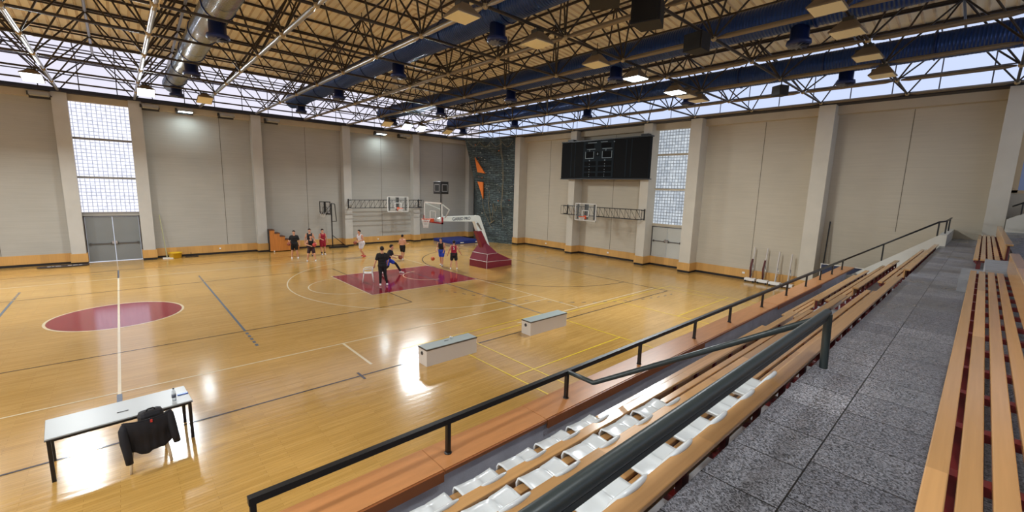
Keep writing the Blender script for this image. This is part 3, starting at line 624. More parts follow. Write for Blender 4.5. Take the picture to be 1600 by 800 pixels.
# ================================================================ DUCTS
def spiral_duct(x, y0, y1, mt, label):
    r = wthing('air_duct', label, 'air duct', (x, (y0+y1)/2, 9.85), group=None)
    m = MB(); n = 20; prof = []; yy = y0; R_ = .42
    rings = []; k = 0
    while yy < y1:
        rings += [(yy, R_), (yy+.065, R_), (yy+.07, R_+.007), (yy+.085, R_+.007)]; yy += .09
    rings.append((y1, R_))
    vs = [(x+math.cos(2*PI*k/n)*q, yy, 9.85+math.sin(2*PI*k/n)*q) for yy, q in rings for k in range(n)]
    m.add(vs, [(i*n+k, i*n+(k+1) % n, (i+1)*n+(k+1) % n, (i+1)*n+k) for i in range(len(rings)-1) for k in range(n)], True)
    m.add(vs[:n], [tuple(range(n))]); m.add(vs[-n:], [tuple(range(n))]); m.build('spiral_pipe', mt, r)
    yy = y0+.7
    while yy < y1: MB().path([(x+math.cos(2*PI*k/16)*(R_+.02), yy, 9.85+math.sin(2*PI*k/16)*(R_+.02)) for k in range(16)], .022, 5, closed=True).build('clamp_ring', M_NAVY, r); yy += 3.05
    for dy in (8.6, 2.55, -3.7, -9.75, -15.85):
        if not (y0 < dy < y1+.3): continue
        dd = MB().lathe((x, dy, 0), [(.235,9.62),(.235,9.14),(.30,9.12),(.315,9.02),(.27,8.99)], 20).build('diffuser', M_NAVY, r)
        g = MB(); g.lathe((x, dy, 0), [(.07,8.985),(.07,8.965)], 12)
        for k in range(12):
            t = 2*PI*k/12; M = Matrix.Translation((x, dy, 8.97)) @ Matrix.Rotation(t, 4, 'Z') @ Matrix.Rotation(.5, 4, 'X'); g.box(.08, -.04, -.004, .265, .04, .004, M)
        g.build('swirl_vanes', M_GRILLE, dd)
    return r
spiral_duct(2.98, -14, 10.4, M_DUCTG, 'silver spiral air duct nearest the far left, crossing the roof above the centre circle')
spiral_duct(8.95, -17, 10.2, M_DUCTB, 'blue spiral air duct above the free-throw end, second from the left')
spiral_duct(14.95, -23, 10.2, M_DUCTB, 'dark blue air duct passing over the portable basketball hoop, third from the left')
spiral_duct(20.95, -25, 10.2, M_DUCTB, 'dark navy air duct nearest the scoreboard end wall')

# ================================================================ LAMPS AND SPEAKERS
def make_highbay(lit):
    r = thing('floodlight', 'tmp', 'floodlight')
    s = .33; h = MB(); h.prism([(-s,-s),(s,-s),(s,s),(-s,s)], 'z', -.03, .0)
    h.add([(-s,-s,0),(s,-s,0),(s,s,0),(-s,s,0),(-.10,-.14,.26),(.10,-.14,.26),(.10,.14,.26),(-.10,.14,.26)], [(0,1,5,4),(1,2,6,5),(2,3,7,6),(3,0,4,7),(4,5,6,7)])
    h.build('housing', M_LAMPBODY, r)
    MB().box(-s+.025, -s+.025, -.045, s-.025, s-.025, -.031).build('diffuser_glass', M_LIT if lit else M_LAMPGLASS, r)
    b = MB().bbox(-.10, .16, .02, .14, .30, .22, .01); b.bbox(-.13, -.12, .24, .13, .12, .33, .01); b.build('ballast_box', M_LAMPBOX, r)
    k = MB(); k.path([(-.12,0,.30),(-.12,0,.42),(.12,0,.42),(.12,0,.30)], .012, 5); k.tube((0,0,.36), (0,0,.45), .02, 6); k.path([(.1,.05,.3),(.2,.1,.42),(.12,.14,.46),(.05,.05,.44)], .006, 4); k.build('bracket', M_STEEL, r)
    return r
hb_lit, hb_off = make_highbay(True), make_highbay(False)
rows = []
ORD = ['first','second','third','fourth','fifth','sixth','seventh','eighth']
row1 = [(6.75,0),(9.3,0),(12.0,0),(14.3,1),(17.2,1),(18.15,0),(19.3,0)]
row2 = [(12.05,0),(14.05,0),(16.75,0),(19.4,0)]
row3 = [(-1.9,1),(1.7,1),(3.97,0),(13.85,0),(15.3,1),(16.4,1),(18.6,0)]
used = {True: False, False: False}
def lamp_at(x, y, z, lit, label, group, dim=1):
    lit = bool(lit); src = hb_lit if lit else hb_off
    if not used[lit]: used[lit] = True; o = src; o.location = (x, y, z)
    else: o = copy_thing(src, (x, y, z))
    o.rotation_euler = (-.38 if y > 0 else 0, 0, random.uniform(-.06, .06))
    o['label'] = label; o['group'] = group
    if lit:
        L = bpy.data.lights.new('floodlight_beam', 'AREA'); L.shape = 'SQUARE'; L.size = .58; L.energy = LAMP*dim; L.color = (.93, .98, 1.0)
        lo = bpy.data.objects.new('floodlight_beam', L); C.objects.link(lo); lo.parent = o; lo.location = (0, 0, -.06)
for i, (x, l) in enumerate(row1): lamp_at(x, -11.05, 8.78, l, '%s pyramid floodlight, %s from the left in the row hung over the near sideline' % ('glowing white' if l else 'unlit yellowish', ORD[i]), 'floodlights over the near sideline')
for i, (x, l) in enumerate(row2): lamp_at(x, -17.15, 8.82, l, 'unlit pyramid floodlight at upper right over the stands, %s from the left in its row' % ORD[i], 'floodlights above the stands')
for i, (x, l) in enumerate(row3): lamp_at(x, 7.25, 8.80, l, '%s floodlight, %s from the left in the distant row over the far sideline' % ('bright lit' if l else 'unlit', ORD[i]), 'floodlights over the far sideline')
# added fill lamps in the same rows, unseen beyond the left edge
for x, y in ((-6,7.25),(-12,7.25),(-18,7.25),(-6,-11.05),(-12,-11.05),(-18,-11.05),(-4,-17.15),(-10,-17.15),(-17,-17.15)):
    lamp_at(x, y, 8.8, 1, 'added unseen fill floodlight on the roof frame beyond the left edge of the view', 'added fill floodlights outside the view')
for x in (4, -2): lamp_at(x, -20.2, 8.8, 1, 'added unseen floodlight lighting the stands from above and behind the viewer', 'added floodlights over the viewer', .22)  # extra lamps out of view, added to brighten the aisle and benches
def make_wallflood(lit):
    r = thing('wall_floodlight', 'tmp', 'floodlight')
    MB().bbox(-.36, -.36, -.03, .36, .10, .12, .015).build('housing', M_LAMPBODY if False else mat('pale_flood_housing', (150,148,140), .5), r)
    MB().box(-.33, -.33, -.05, .33, .075, -.032).build('diffuser_glass', M_LIT if lit else mat('grey_lamp_glass', (190,188,176), .3), r)
    k = MB(); k.box(-.42, .0, -.02, -.37, .42, .04); k.box(.37, .0, -.02, .42, .42, .04); k.box(-.42, .40, -.12, .42, .44, .14); k.box(-.46, .1, .0, -.38, .3, .18); k.build('bracket', M_LAMPBOX, r)
    return r
wl, wo = make_wallflood(True), make_wallflood(False)
first = {0: True, 1: True}
WF = [(-2.2,0,'left of the tall glass-block window'),(2.1,0,'just right of the tall glass-block window'),(3.7,1,'over the broad panel right of the glass-block window'),(5.8,0,'left of the pilaster beside the wooden steps'),(8.4,0,'above the wooden steps'),(16.1,1,'over the wall-mounted hoop on the far wall'),(18.15,0,'right of the lit one over the lattice truss')]
for x, l, t in WF:
    src = wl if l else wo
    if first[l]: first[l] = False; o = src
    else: o = copy_thing(src, (0,0,0))
    o.location = (x, 12.93, 8.80); o['label'] = '%s box floodlight on the far wall, %s' % ('lit' if l else 'unlit', t); o['group'] = 'floodlights along the far wall head'
    if l:
        L = bpy.data.lights.new('floodlight_beam', 'AREA'); L.shape = 'RECTANGLE'; L.size = .45; L.size_y = .35; L.energy = LAMP*.09; L.color = (.80, .96, 1.0)
        lo = bpy.data.objects.new('floodlight_beam', L); C.objects.link(lo); lo.parent = o; lo.location = (0, -.1, -.07); lo.rotation_euler = (-.25, 0, 0)
def speaker(x, y, z, s, rz, tilt, label):
    r = thing('hanging_speaker', label, 'speaker', (x, y, z), rz)
    M = Matrix.Rotation(tilt, 4, 'Y')
    MB().prism([(-.5*s,-.42*s),(.5*s,-.55*s),(.5*s,.55*s),(-.5*s,.42*s)], 'z', -.45*s, .45*s).build('cabinet', M_SPEAK, r)
    MB().box(.501*s, -.48*s, -.4*s, .53*s, .48*s, .4*s).build('grille', M_BLACK, r)
    k = MB(); k.tube((0,0,.44*s), (0,0,ZB-z-.0), .02, 6); k.box(-.2*s, -.03, .44*s, .2*s, .03, .5*s); k.build('hanger', M_STEEL, r)
    r.rotation_euler = (0, 0, rz)
speaker(8.35, -14.0, 8.98, .62, 2.2, .3, 'brown-black loudspeaker cabinet hung at the top edge of the view, left of the round-sided one')
speaker(9.95, -14.1, 8.92, .62, 3.4, .3, 'large black loudspeaker hung at the top centre of the roof frame')
speaker(12.5, -14.1, 8.86, .50, 3.0, .3, 'black loudspeaker hung in front of the dark blue duct')
speaker(19.3, -14.2, 8.72, .40, 2.6, .3, 'small black loudspeaker hung near the glazing above the end wall, right side')

# ================================================================ STANDS (tiers, walls, benches)
ZA = 3.19
tiers = MB()
XT = 21.5
tiers.box(XW, -17.10, 0, XT, -16.65, 1.35)
tiers.box(XW, -17.69, 0, XT, -17.10, 1.75); tiers.box(XW, -18.39, 0, XT, -17.69, 2.2); tiers.box(XW, -19.12, 0, XT, -18.39, 2.65)
struct(tiers.build('floor_tiers', M_CONC))
struct(MB().box(XW, -20.56, 0, XE, -19.12, ZA).build('floor_aisle', M_TERR))
up_ = MB(); up_.box(XW, -21.3, 0, XE, -20.56, 3.64); up_.box(XW, -22.1, 0, XE, -21.3, 4.09); up_.box(XW, -22.9, 0, XE, -22.1, 4.54); up_.box(XW, YS, 0, XE, -22.9, 4.99)
struct(up_.build('floor_upper_tiers', M_TERR))
M_STEP = mat('pale_worn_step', (150,152,156), .5, noise=.15, nscale=6)
m = MB(); m.box(10.1, -17.1, 1.35, 11.2, -16.85, 1.55); m.box(10.1, -17.69, 1.75, 11.2, -17.42, 1.97); m.box(10.2, -18.39, 2.2, 11.4, -18.1, 2.42); m.box(10.6, -19.12, 2.65, 11.7, -18.83, 2.92)
m.box(11.12, -20.15, ZA, 13.15, -19.86, 3.40); m.box(11.12, -20.56, ZA, 13.15, -20.15, 3.62)
struct(m.build('floor_stair_blocks', M_STEP))
# front parapet with plywood ledge
fp = MB(); fp.box(XW, -16.65, 0, XT+.0, -16.32, 1.88); struct(fp.build('wall_parapet', mat('pale_grey_concrete_wall', (192,194,206), .8, noise=.10, nscale=4, bump=.2)))
ld = wthing('parapet_ledge', 'orange plywood ledge capping the front parapet of the stands', 'ledge', (5, -16.5, 1.88))
xx = XW
jn = [-4.0, .9, 2.55, 4.05, 8.5, 12.9, 17.3, 22.6]
for i, (a, b) in enumerate(zip(jn[:-1], jn[1:])):
    m = MB(); m.box(a+.004, -16.70, 1.88+.002*(i % 2), b-.004, -16.27, 1.945+.003*(i % 2)); m.build('ledge_board', M_LEDGE, ld)
    drop = .11 if i % 2 else .02
    m = MB(); m.box(a+.01, -16.725, 1.935-drop, b-.01, -16.702, 1.94); m.build('edge_strip', M_LEDGE_EDGE, ld)
# sloping end parapet
ep = MB(); x0, x1 = 21.5, 21.72
prof = [(-16.32,1.2),(-16.32,1.62),(-16.75,1.75),(-19.05,3.56),(-19.25,3.58),(-19.25,1.2)]
ep.prism(prof, 'x', x0, x1); ep.box(21.72, -19.25, ZA-1.2, XE, -19.05, 3.58)
struct(ep.build('wall_stand_end', mat('cream_painted_parapet', (206,202,190), .7, noise=.05, nscale=2)))
# railings
rl = wthing('front_railing', 'black steel railing standing on the orange ledge along the stands', 'railing', (11, -16.5, 1.945))
yr = -16.5; zr_ = 2.32
m = MB(); m.box(.9, yr-.03, zr_-.03, 21.7, yr+.03, zr_+.03); m.build('top_rail', M_BLACK, rl)
for x in (.93, 2.735, 4.655, 6.5, 8.5, 10.23, 12.3, 14.31, 16.3, 18.05, 19.75, 21.4):
    p = MB(); p.box(x-.022, yr-.022, 1.945, x+.022, yr+.022, zr_-.028); p.lathe((x, yr, 1.945), [(.04,0),(.04,.012)], 10); p.build('post', M_BLACK, rl)
rl = wthing('end_railing', 'black railing climbing the cream sloping parapet at the far end of the stands', 'railing', (21.6, -18, 2.5))
m = MB(); m.path([(21.62,-16.5,2.32),(21.62,-19.0,4.02),(21.9,-19.15,4.05),(25.4,-19.15,4.08)], .03, 8); m.build('top_rail', M_BLACK, rl)
for y, z0, z1 in ((-17.62,2.44,3.08),(-19.0,3.52,4.02)): MB().box(21.6, y-.022, z0, 21.645, y+.022, z1).build('post', M_BLACK, rl)
for x in (22.6, 24.6): MB().box(x-.022, -19.17, 3.58, x+.022, -19.125, 4.05).build('post', M_BLACK, rl)
rl = wthing('aisle_handrail', 'thick dark green-grey handrail along the front edge of the aisle', 'handrail', (3, -19.16, ZA))
HZ = 3.70
m = MB(); m.tube((-2.0,-19.16,HZ), (5.12,-19.16,HZ), .037, 12); m.box(-2.0, -19.185, HZ-.06, 5.12, -19.135, HZ-.03); m.build('top_rail', M_HANDRAIL, rl)
for x in (5.06, -1.2): MB().tube((x,-19.20,ZA), (x,-19.18,HZ), .034, 10).build('post', M_HANDRAIL, rl)
rl = wthing('sloping_handrail', 'dark handrail slanting down from the aisle rail to the front railing', 'handrail', (4.7, -17.8, 2.9))
m = MB(); m.path([(4.9,-19.15,HZ-.02),(4.62,-17.0,2.37),(4.60,-16.98,2.36),(4.655,-16.53,2.33)], .03, 8); m.build('bent_rail', M_HANDRAIL, rl)

def make_bench(x0, x1, y0, z, tread, label, backx=None, off=.29, rise=.215, wid=.115, bottom=.02, group='slatted benches of the stands'):
    r = wthing('slatted_bench', label, 'bench', ((x0+x1)/2, y0-.2, tread), group=group)
    for k in range(4 if off > .3 else 3):
        a = y0-k*.101
        MB().bbox(x0, a-.075, z-.035, x1, a, z, .006).build('slat', M_BENCH, r)
    b0, b1 = backx or (x0, x1)
    MB().bbox(b0, y0-off-.008, z+bottom, b1, y0-off-.033, z+rise-.036, .006).build('backrest_board', M_BENCH, r)
    MB().bbox(b0, y0-off, z+rise-.035, b1, y0-off-wid, z+rise, .008).build('cap_board', M_BENCH, r)
    n = int((x1-x0)/.6)
    for k in range(n+1):
        x = x0+.12+(x1-x0-.24)*k/n
        m = MB(); m.box(x-.035, y0-off-.05, z-.08, x+.035, y0-.01, z-.036); m.box(x-.03, y0-.12, tread, x+.03, y0-.06, z-.08)
        if b0 < x < b1: m.box(x-.03, y0-off-.07, z-.08, x+.03, y0-off-.034, z+rise-.036)
        m.build('bench_bracket', M_RED, r)
    m = MB(); m.box(x0+.02, y0-.06, z-.10, x1-.02, y0-.03, z-.037); m.build('front_rail', M_RED, r)
    return r
make_bench(-3.0, 9.85, -17.265, 2.15, 1.75, 'long slatted bench in the lowest row behind the parapet, near part before the stair gap', backx=(-3, 10.7))
make_bench(11.1, 18.9, -17.265, 2.15, 1.75, 'slatted bench in the lowest row behind the parapet, far part past the stair gap', backx=(12.4, 18.9))
make_bench(-3.0, 10.1, -17.975, 2.60, 2.2, 'long slatted bench in the middle row, near part before the stair gap', backx=(-3, 11.1))
make_bench(11.35, 18.85, -17.975, 2.60, 2.2, 'slatted bench in the middle row, far part past the stair gap', backx=(12.2, 18.85))
make_bench(-3.0, 10.7, -18.70, 3.05, 2.65, 'long slatted bench along the front edge of the aisle, behind the thick handrail', backx=(-3, 11.5))
make_bench(12.0, 21.2, -18.70, 3.05, 2.65, 'slatted bench at the front edge of the aisle, far part ending at the cream parapet', backx=(12.9, 21.2))
make_bench(-2.0, 11.08, -19.985, 3.59, ZA, 'glossy four-slat bench filling the lower right of the view behind the aisle', off=.395, rise=.345, wid=.11, bottom=.035)
make_bench(13.35, 23.2, -19.985, 3.59, ZA, 'four-slat bench at the far end of the aisle past the step blocks', off=.395, rise=.345, wid=.11, bottom=.035)
# low upper-tier end parapet and its rail
up2 = MB(); up2.prism([(-20.62,3.64),(-20.62,4.12),(-20.8,4.24),(-22.4,5.15),(-24.0,6.0),(-24.0,3.64)], 'x', 25.3, 25.5); struct(up2.build('wall_upper_end', MATS['cream_painted_parapet']))
rl = wthing('upper_stair_railing', 'short dark railing rising at the far right edge beside the tall pilaster', 'railing', (25.4, -22, 4.8))
m = MB(); m.path([(25.4,-20.7,4.62),(25.4,-22.4,5.62),(25.4,-24.0,6.5)], .028, 8); m.build('top_rail', M_BLACK, rl)
for y, z0 in ((-20.95,4.3),(-22.4,5.12)): MB().box(25.38, y-.02, z0, 25.42, y+.02, z0+.5).build('post', M_BLACK, rl)

# ---- white plastic seats
def make_seat():
    r = thing('stadium_seat', 'tmp', 'seat')
    W, n = .40, 16; vs = []
    P = [(.035,-.05),(.04,-.012),(.025,.010),(-.03,.016),(-.10,.008),(-.17,.004),(-.215,.014),(-.245,.05),(-.262,.10),(-.272,.150),(-.278,.185)]
    for j, (y, z) in enumerate(P):
        for i in range(n+1):
            u = i/n*2-1; wz = W/2*(1-.05*max(0, j-6)/4)
            zz = z+(.020*max(0, 1-abs(u)*5) if 1 < j < 7 else 0)+(.016*abs(u)**3 if 1 < j < 7 else 0)-(.014 if 1 < j < 7 else 0)*(1-abs(u))*0
            yy = y-(.028*max(0, 1-abs(u)*5) if j < 4 else 0)
            if j >= 6: yy += .035*(u*u); zz -= .055*abs(u)**3*(j-5)/5
            vs.append((u*wz, yy, zz))
    fs = [(j*(n+1)+i, j*(n+1)+i+1, (j+1)*(n+1)+i+1, (j+1)*(n+1)+i) for j in range(len(P)-1) for i in range(n)]
    m = MB(); m.add(vs, fs, True); o = m.build('seat_shell', M_WHITEP, r)
    md = o.modifiers.new('thickness', 'SOLIDIFY'); md.thickness = .012; md.offset = -1
    pts = []; rr = []
    for i in range(n+1):
        u = i/n*2-1; pts.append((u*W/2*.96, -.283+.035*u*u, .188-.055*abs(u)**3)); rr.append(.015+.004*(1-abs(u))-(.006 if abs(u) > .98 else 0))
    m = MB(); m.path(pts, .02, 8, rr); m.build('rolled_back_edge', M_WHITEP, r)
    f = MB(); f.box(-.12, -.20, -.030, .12, -.02, -.012); f.build('mounting_plate', M_WHITE, r)
    return r
seat0 = make_seat(); su = False
seatrows = [('in the lowest row', -17.30, 2.20, [3.96-.495*k for k in range(8)]), ('in the middle row', -18.01, 2.65, [4.06-.505*k for k in range(7)]), ('on the bench beside the aisle', -18.72, 3.10, [4.28-.525*k for k in range(6)])]
for rn, y, z, xs in seatrows:
    for i, x in enumerate(xs):
        if not su: o = seat0; su = True
        else: o = copy_thing(seat0, (0,0,0))
        o.location = (x, y, z-.02); o['label'] = 'white plastic seat shell %s, %s counted from the far end' % (rn, ORD[i]); o['group'] = 'white plastic seats '+rn

# ================================================================ END WALL OBJECTS
# scoreboard
sb = wthing('scoreboard', 'long black electronic scoreboard mounted high on the end wall', 'scoreboard', (25.4, -1.75, 7))
MB().box(25.22, -5.38, 5.66, 25.52, 1.88, 8.28).build('cabinet', mat('black_scoreboard_panel', (13,14,16), .7, spec=.15), sb)
tr = MB(); tr.box(25.20, -5.46, 8.26, 25.56, 1.92, 8.33); tr.box(25.20, -5.46, 5.6, 25.56, 1.92, 5.66); tr.build('frame_rail', M_BLACK, sb)
for y in (1.1, -4.95): MB().box(25.25, y-.25, 8.33, 25.6, y+.25, 8.45).build('mounting_bracket', M_BLACK, sb)
M_SBL = mat('pale_scoreboard_print', (150,166,174), .5); M_SBG = mat('grey_scoreboard_module', (30,38,44), .7, spec=.12); M_SBD = mat('unlit_digit_field', (10,11,13), .7, spec=.1)
m = MB(); m.box(25.205, -2.75, 5.72, 25.22, -.15+.0, 8.2); m.build('centre_module', M_SBG, sb)
m = MB()
XS = 25.195
for y0, y1, z0, z1 in ((-.35,-1.1,7.75,8.05),(-1.7,-2.5,7.75,8.05),(-.4,-1.05,7.1,7.5),(-1.85,-2.55,7.1,7.5),(-1.28,-1.55,7.2,7.5),(-.3,-1.3,6.55,6.85),(-1.5,-2.6,6.55,6.85),(-.3,-1.3,6.15,6.45),(-1.5,-2.6,6.15,6.45),(-.3,-1.3,5.8,6.05),(-1.5,-2.6,5.8,6.05)):
    m.box(XS, y1, z0, 25.206, y0, z1)
m.build('digit_window', M_SBD, sb)
m = MB()
def bar(y0, y1, z0, z1): m.box(XS-.006, y1, z0, 25.2, y0, z1)
bar(-.55,-1.3,8.10,8.13); bar(-1.65,-2.2,8.12,8.15); bar(-.5,-1.2,7.66,7.69); bar(-1.8,-2.6,7.66,7.69)
for yy in ((-.35,-1.1),(-1.8,-2.6)):
    bar(yy[0], yy[1], 7.04, 7.07); bar(yy[0], yy[0]-.03, 7.04, 7.52); bar(yy[1]+.03, yy[1], 7.04, 7.52)
m.build('border_print', M_SBL, sb)
dots = MB()
for y in (-.75, -2.05):
    for z in (6.9, 6.66, 6.5, 6.28, 6.12, 5.95, 5.82): dots.ball((XS, y, z), .03 if z < 6.8 else .05, 6)
dots.ball((XS, -2.75, 8.1), .05, 6)
dots.build('indicator_dots', M_SBL, sb)
for y in (.95, .60, -3.7, -4.1): MB().box(25.214, y-.04, 5.75, 25.22, y+.04, 8.2).build('panel_seam', M_SBG, sb)
RE = Matrix(((0,0,-1),(-1,0,0),(0,1,0)))    # text facing -x, reading along -y
def sbtext(s, y, z, sz): text_mesh(s, sz, Vector((XS-.004, y, z)), RE, 'lettering', M_SBL, sb)
sbtext('0', -2.1, 7.58, .16); sbtext('0', -.72, 7.58, .16); sbtext('8', -1.42, 7.34, .2)

def wall_hoop(label, horiz, a, b, c0, boardc, tz0, tz1):
    # horiz: truss runs along x on the far wall; otherwise along y on the end wall. c0 = plane of the truss
    r = wthing('wall_hoop', label, 'basketball hoop', ((a+b)/2, c0, 3) if horiz else (c0, (a+b)/2, 3))
    sg = -1
    def P(u, d, z): return (u, c0-d, z) if horiz else (c0-d, u, z)
    m = MB()
    for z in (tz0, tz1):
        m.tube(P(a, 0, z), P(b, 0, z), .028, 6); m.tube(P(a, .28, z), P(b, .28, z), .02, 6)
    n = 16; L = (b-a)/n
    for k in range(n+1):
        m.tube(P(a+L*k, 0, tz0), P(a+L*k, 0, tz1), .014, 4)
        if k < n: m.tube(P(a+L*k, 0, tz0), P(a+L*(k+1), 0, tz1), .014, 4)
        if k % 2 == 0: m.tube(P(a+L*k, .28, tz0), P(a+L*k, .28, tz1), .012, 4); m.tube(P(a+L*k, 0, tz1), P(a+L*k, .28, tz1), .012, 4); m.tube(P(a+L*k, 0, tz0), P(a+L*k, .28, tz0), .012, 4)
    m.build('swing_truss', M_BLACK, r)
    u0, u1 = boardc-.93, boardc+.93; z0, z1 = 2.68, 3.9; d = .42
    def bx(q, ua, ub, da, db, za, zb):
        p0 = P(ua, da, za); p1 = P(ub, db, zb); q.box(p0[0], p0[1], p0[2], p1[0], p1[1], p1[2]); return q
    gl = bx(MB(), u0, u1, d, d+.015, z0, z1).build('backboard', mat('clear_acrylic_board', (220,226,226), .1, alpha=.08), r)
    e = MB(); t = .04; bx(e, u0, u1, d-.02, d+.035, z0, z0+t); bx(e, u0, u1, d-.02, d+.035, z1-t, z1); bx(e, u0, u0+t, d-.02, d+.035, z0, z1); bx(e, u1-t, u1, d-.02, d+.035, z0, z1)
    e.build('board_border', M_WHITE, gl)
    e = MB(); bx(e, boardc-.3, boardc+.3, d+.02, d+.03, 3.38, 3.42); bx(e, boardc-.3, boardc+.3, d+.02, d+.03, 2.97, 3.01); bx(e, boardc-.3, boardc-.25, d+.02, d+.03, 2.97, 3.42); bx(e, boardc+.25, boardc+.3, d+.02, d+.03, 2.97, 3.42); e.build('target_square', M_WHITE, gl)
    e = MB()
    for uu in (-.72, .72): bx(e, boardc+uu-.035, boardc+uu+.035, .28, d, z0+.1, z1-.02)
    bx(e, boardc-.09, boardc+.09, .20, d, z0+.1, z1-.05); e.build('board_support', M_BLACK, r)
    c = P(boardc, d+.40, 2.98); e = MB(); e.path([(c[0]+math.cos(2*PI*k/20)*.225, c[1]+math.sin(2*PI*k/20)*.225, c[2]) for k in range(20)], .014, 6, closed=True)
    bx(e, boardc-.07, boardc+.07, d+.02, d+.19, 2.92, 3.0); bx(e, boardc-.1, boardc+.1, d+.016, d+.04, 2.82, 3.05); e.build('rim', M_ORANGE, r)
    e = MB(); n = 12
    for k in range(n):
        for s_ in (1, -1):
            pts = [(c[0]+math.cos(2*PI*(k+s_*j*.5)/n)*rr, c[1]+math.sin(2*PI*(k+s_*j*.5)/n)*rr, c[2]-zz) for j, (rr, zz) in enumerate(((.225,0),(.19,.11),(.15,.22),(.12,.32)))]
            e.path(pts, .006, 3)
    e.build('net', M_NET, r)
    for uu in (a+.05, b-.05):
        e = MB(); bx(e, uu-.03, uu+.03, -.50 if horiz else -.44, -.03, tz0, tz0+.06); bx(e, uu-.03, uu+.03, -.50 if horiz else -.44, -.03, tz1-.06, tz1); bx(e, uu-.03, uu+.03, -.5 if horiz else -.44, -.44 if horiz else -.38, tz0-.05, tz1+.05); e.build('wall_bracket', M_BLACK, r)
    return r
wall_hoop('practice hoop with glass board on a black lattice truss on the far left wall', True, 13.35, 19.55, 12.6, 17.1, 3.0, 3.62)
wall_hoop('practice hoop with glass board on a black lattice truss below the scoreboard', False, -5.2, 1.43, 25.15, -1.0, 3.03, 3.66)

# ---- climbing wall across the corner
cw = wthing('climbing_wall', 'dark slate-look climbing wall set across the far corner of the hall', 'climbing wall', (24.8, 9, 0))
def cwp(u, v):    # u 0 (left) .. 1 (right), v 0..1 height
    z = v*9.1
    lx, ly = (24.1, 10.75) if z < 4.4 else (24.1-.9*(z-4.4)/4.7, 10.75+.75*(z-4.4)/4.7)
    rx, ry = 25.62, 7.52
    x = lx+(rx-lx)*u; y = ly+(ry-ly)*u
    nx, ny = -.88, -.47
    bul = .45*math.exp(-((z-3.2)/.9)**2)*math.sin(PI*min(1, u*1.05))+.16*math.sin(z*1.1+u*3)*math.sin(PI*u)+.07*math.sin(z*4.1+u*9)*math.sin(PI*u)
    return Vector((x+nx*bul, y+ny*bul, z))
nu, nv = 28, 70
m = MB(); vs = []
rnd = random.Random(3)
for j in range(nv+1):
    for i in range(nu+1):
        p = cwp(i/nu, j/nv)
        if 0 < i < nu and 0 < j < nv: p += Vector((-.88,-.47,0))*rnd.uniform(-.02,.03)
        vs.append(p)
m.add(vs, [(j*(nu+1)+i, j*(nu+1)+i+1, (j+1)*(nu+1)+i+1, (j+1)*(nu+1)+i) for j in range(nv) for i in range(nu)], True)
bk0 = [cwp(0, j/nv) for j in range(nv+1)]
back = [Vector((25.5, 13.0, p.z)) for p in bk0]
vs2 = bk0+back; m.add(vs2, [(j, j+1, nv+1+j+1, nv+1+j) for j in range(nv)], False)
top = [cwp(i/nu, 1) for i in range(nu+1)]+[Vector((26.4, 13.0, 9.1))]; m.add(top, [tuple(range(len(top)))])
m.build('rock_panel', M_ROCK, cw)
for k in range(72):
    u, v = rnd.uniform(.08, .96), rnd.uniform(.08, .96); p = cwp(u, v)+Vector((-.88,-.47,0))*.03
    MB().ball(p, rnd.uniform(.04, .07), 6, (1, 1.1, .7)).build('climbing_hold', M_HOLDS[0 if rnd.random() < .7 else rnd.randrange(4)], cw)
def rope(pts, r_=.014): 
    m = MB(); m.path(pts, r_, 5); return m.build('rope', M_ROPE, cw)
off = Vector((-.88,-.47,0))*.12
for z0, z1, u in ((9.0,1.4,.72),(9.0,3.0,.74)):
    rope([cwp(u+.02*math.sin(z*1.3), z/9.1)+off for z in [z0+(z1-z0)*k/20 for k in range(21)]])
rope([cwp(.06+.9*k/24, .965-.05*abs(math.sin(PI*k/6)))+off for k in range(25)])
rope([cwp(.14+.34*k/16, (4.2-2.9*math.sin(PI*.5*k/16))/9.1)+off for k in range(17)])
rope([cwp(.34+.24*k/16, (3.2+.4*math.cos(k*.7))/9.1-(.12 if 4 < k < 10 else 0))+off for k in range(17)], .018)
rope([cwp(.36, (4.6-k*.12)/9.1)+off for k in range(12)]); rope([cwp(.5-.012*k, (2.0-k*.03)/9.1)+off for k in range(10)], .03)
for pts in (((.16,7.4),(.16,6.15),(.34,6.05)), ((.10,5.35),(.24,5.3),(.20,3.85))):
    q = [cwp(a, b/9.1)+off*.6 for a, b in pts]; q2 = [p+off*1.6 for p in q]
    MB().add(q+q2, [(0,1,2),(5,4,3),(0,1,4,3),(1,2,5,4),(2,0,3,5)]).build('triangular_volume', M_VOL, cw)
# blue crash mats
mt = wthing('crash_mat', 'blue vinyl crash mat on the floor below the climbing wall', 'mat', (22.6, 11.3, 0))
MB().bbox(20.9, 9.75, .0, 23.75, 12.9, .26, .03).build('mat_body', M_BLUEMAT, mt)
for x in (21.6, 23.2): MB().box(x, 9.735, .08, x+.35, 9.749, .16).build('white_tag', M_WHITE, mt)

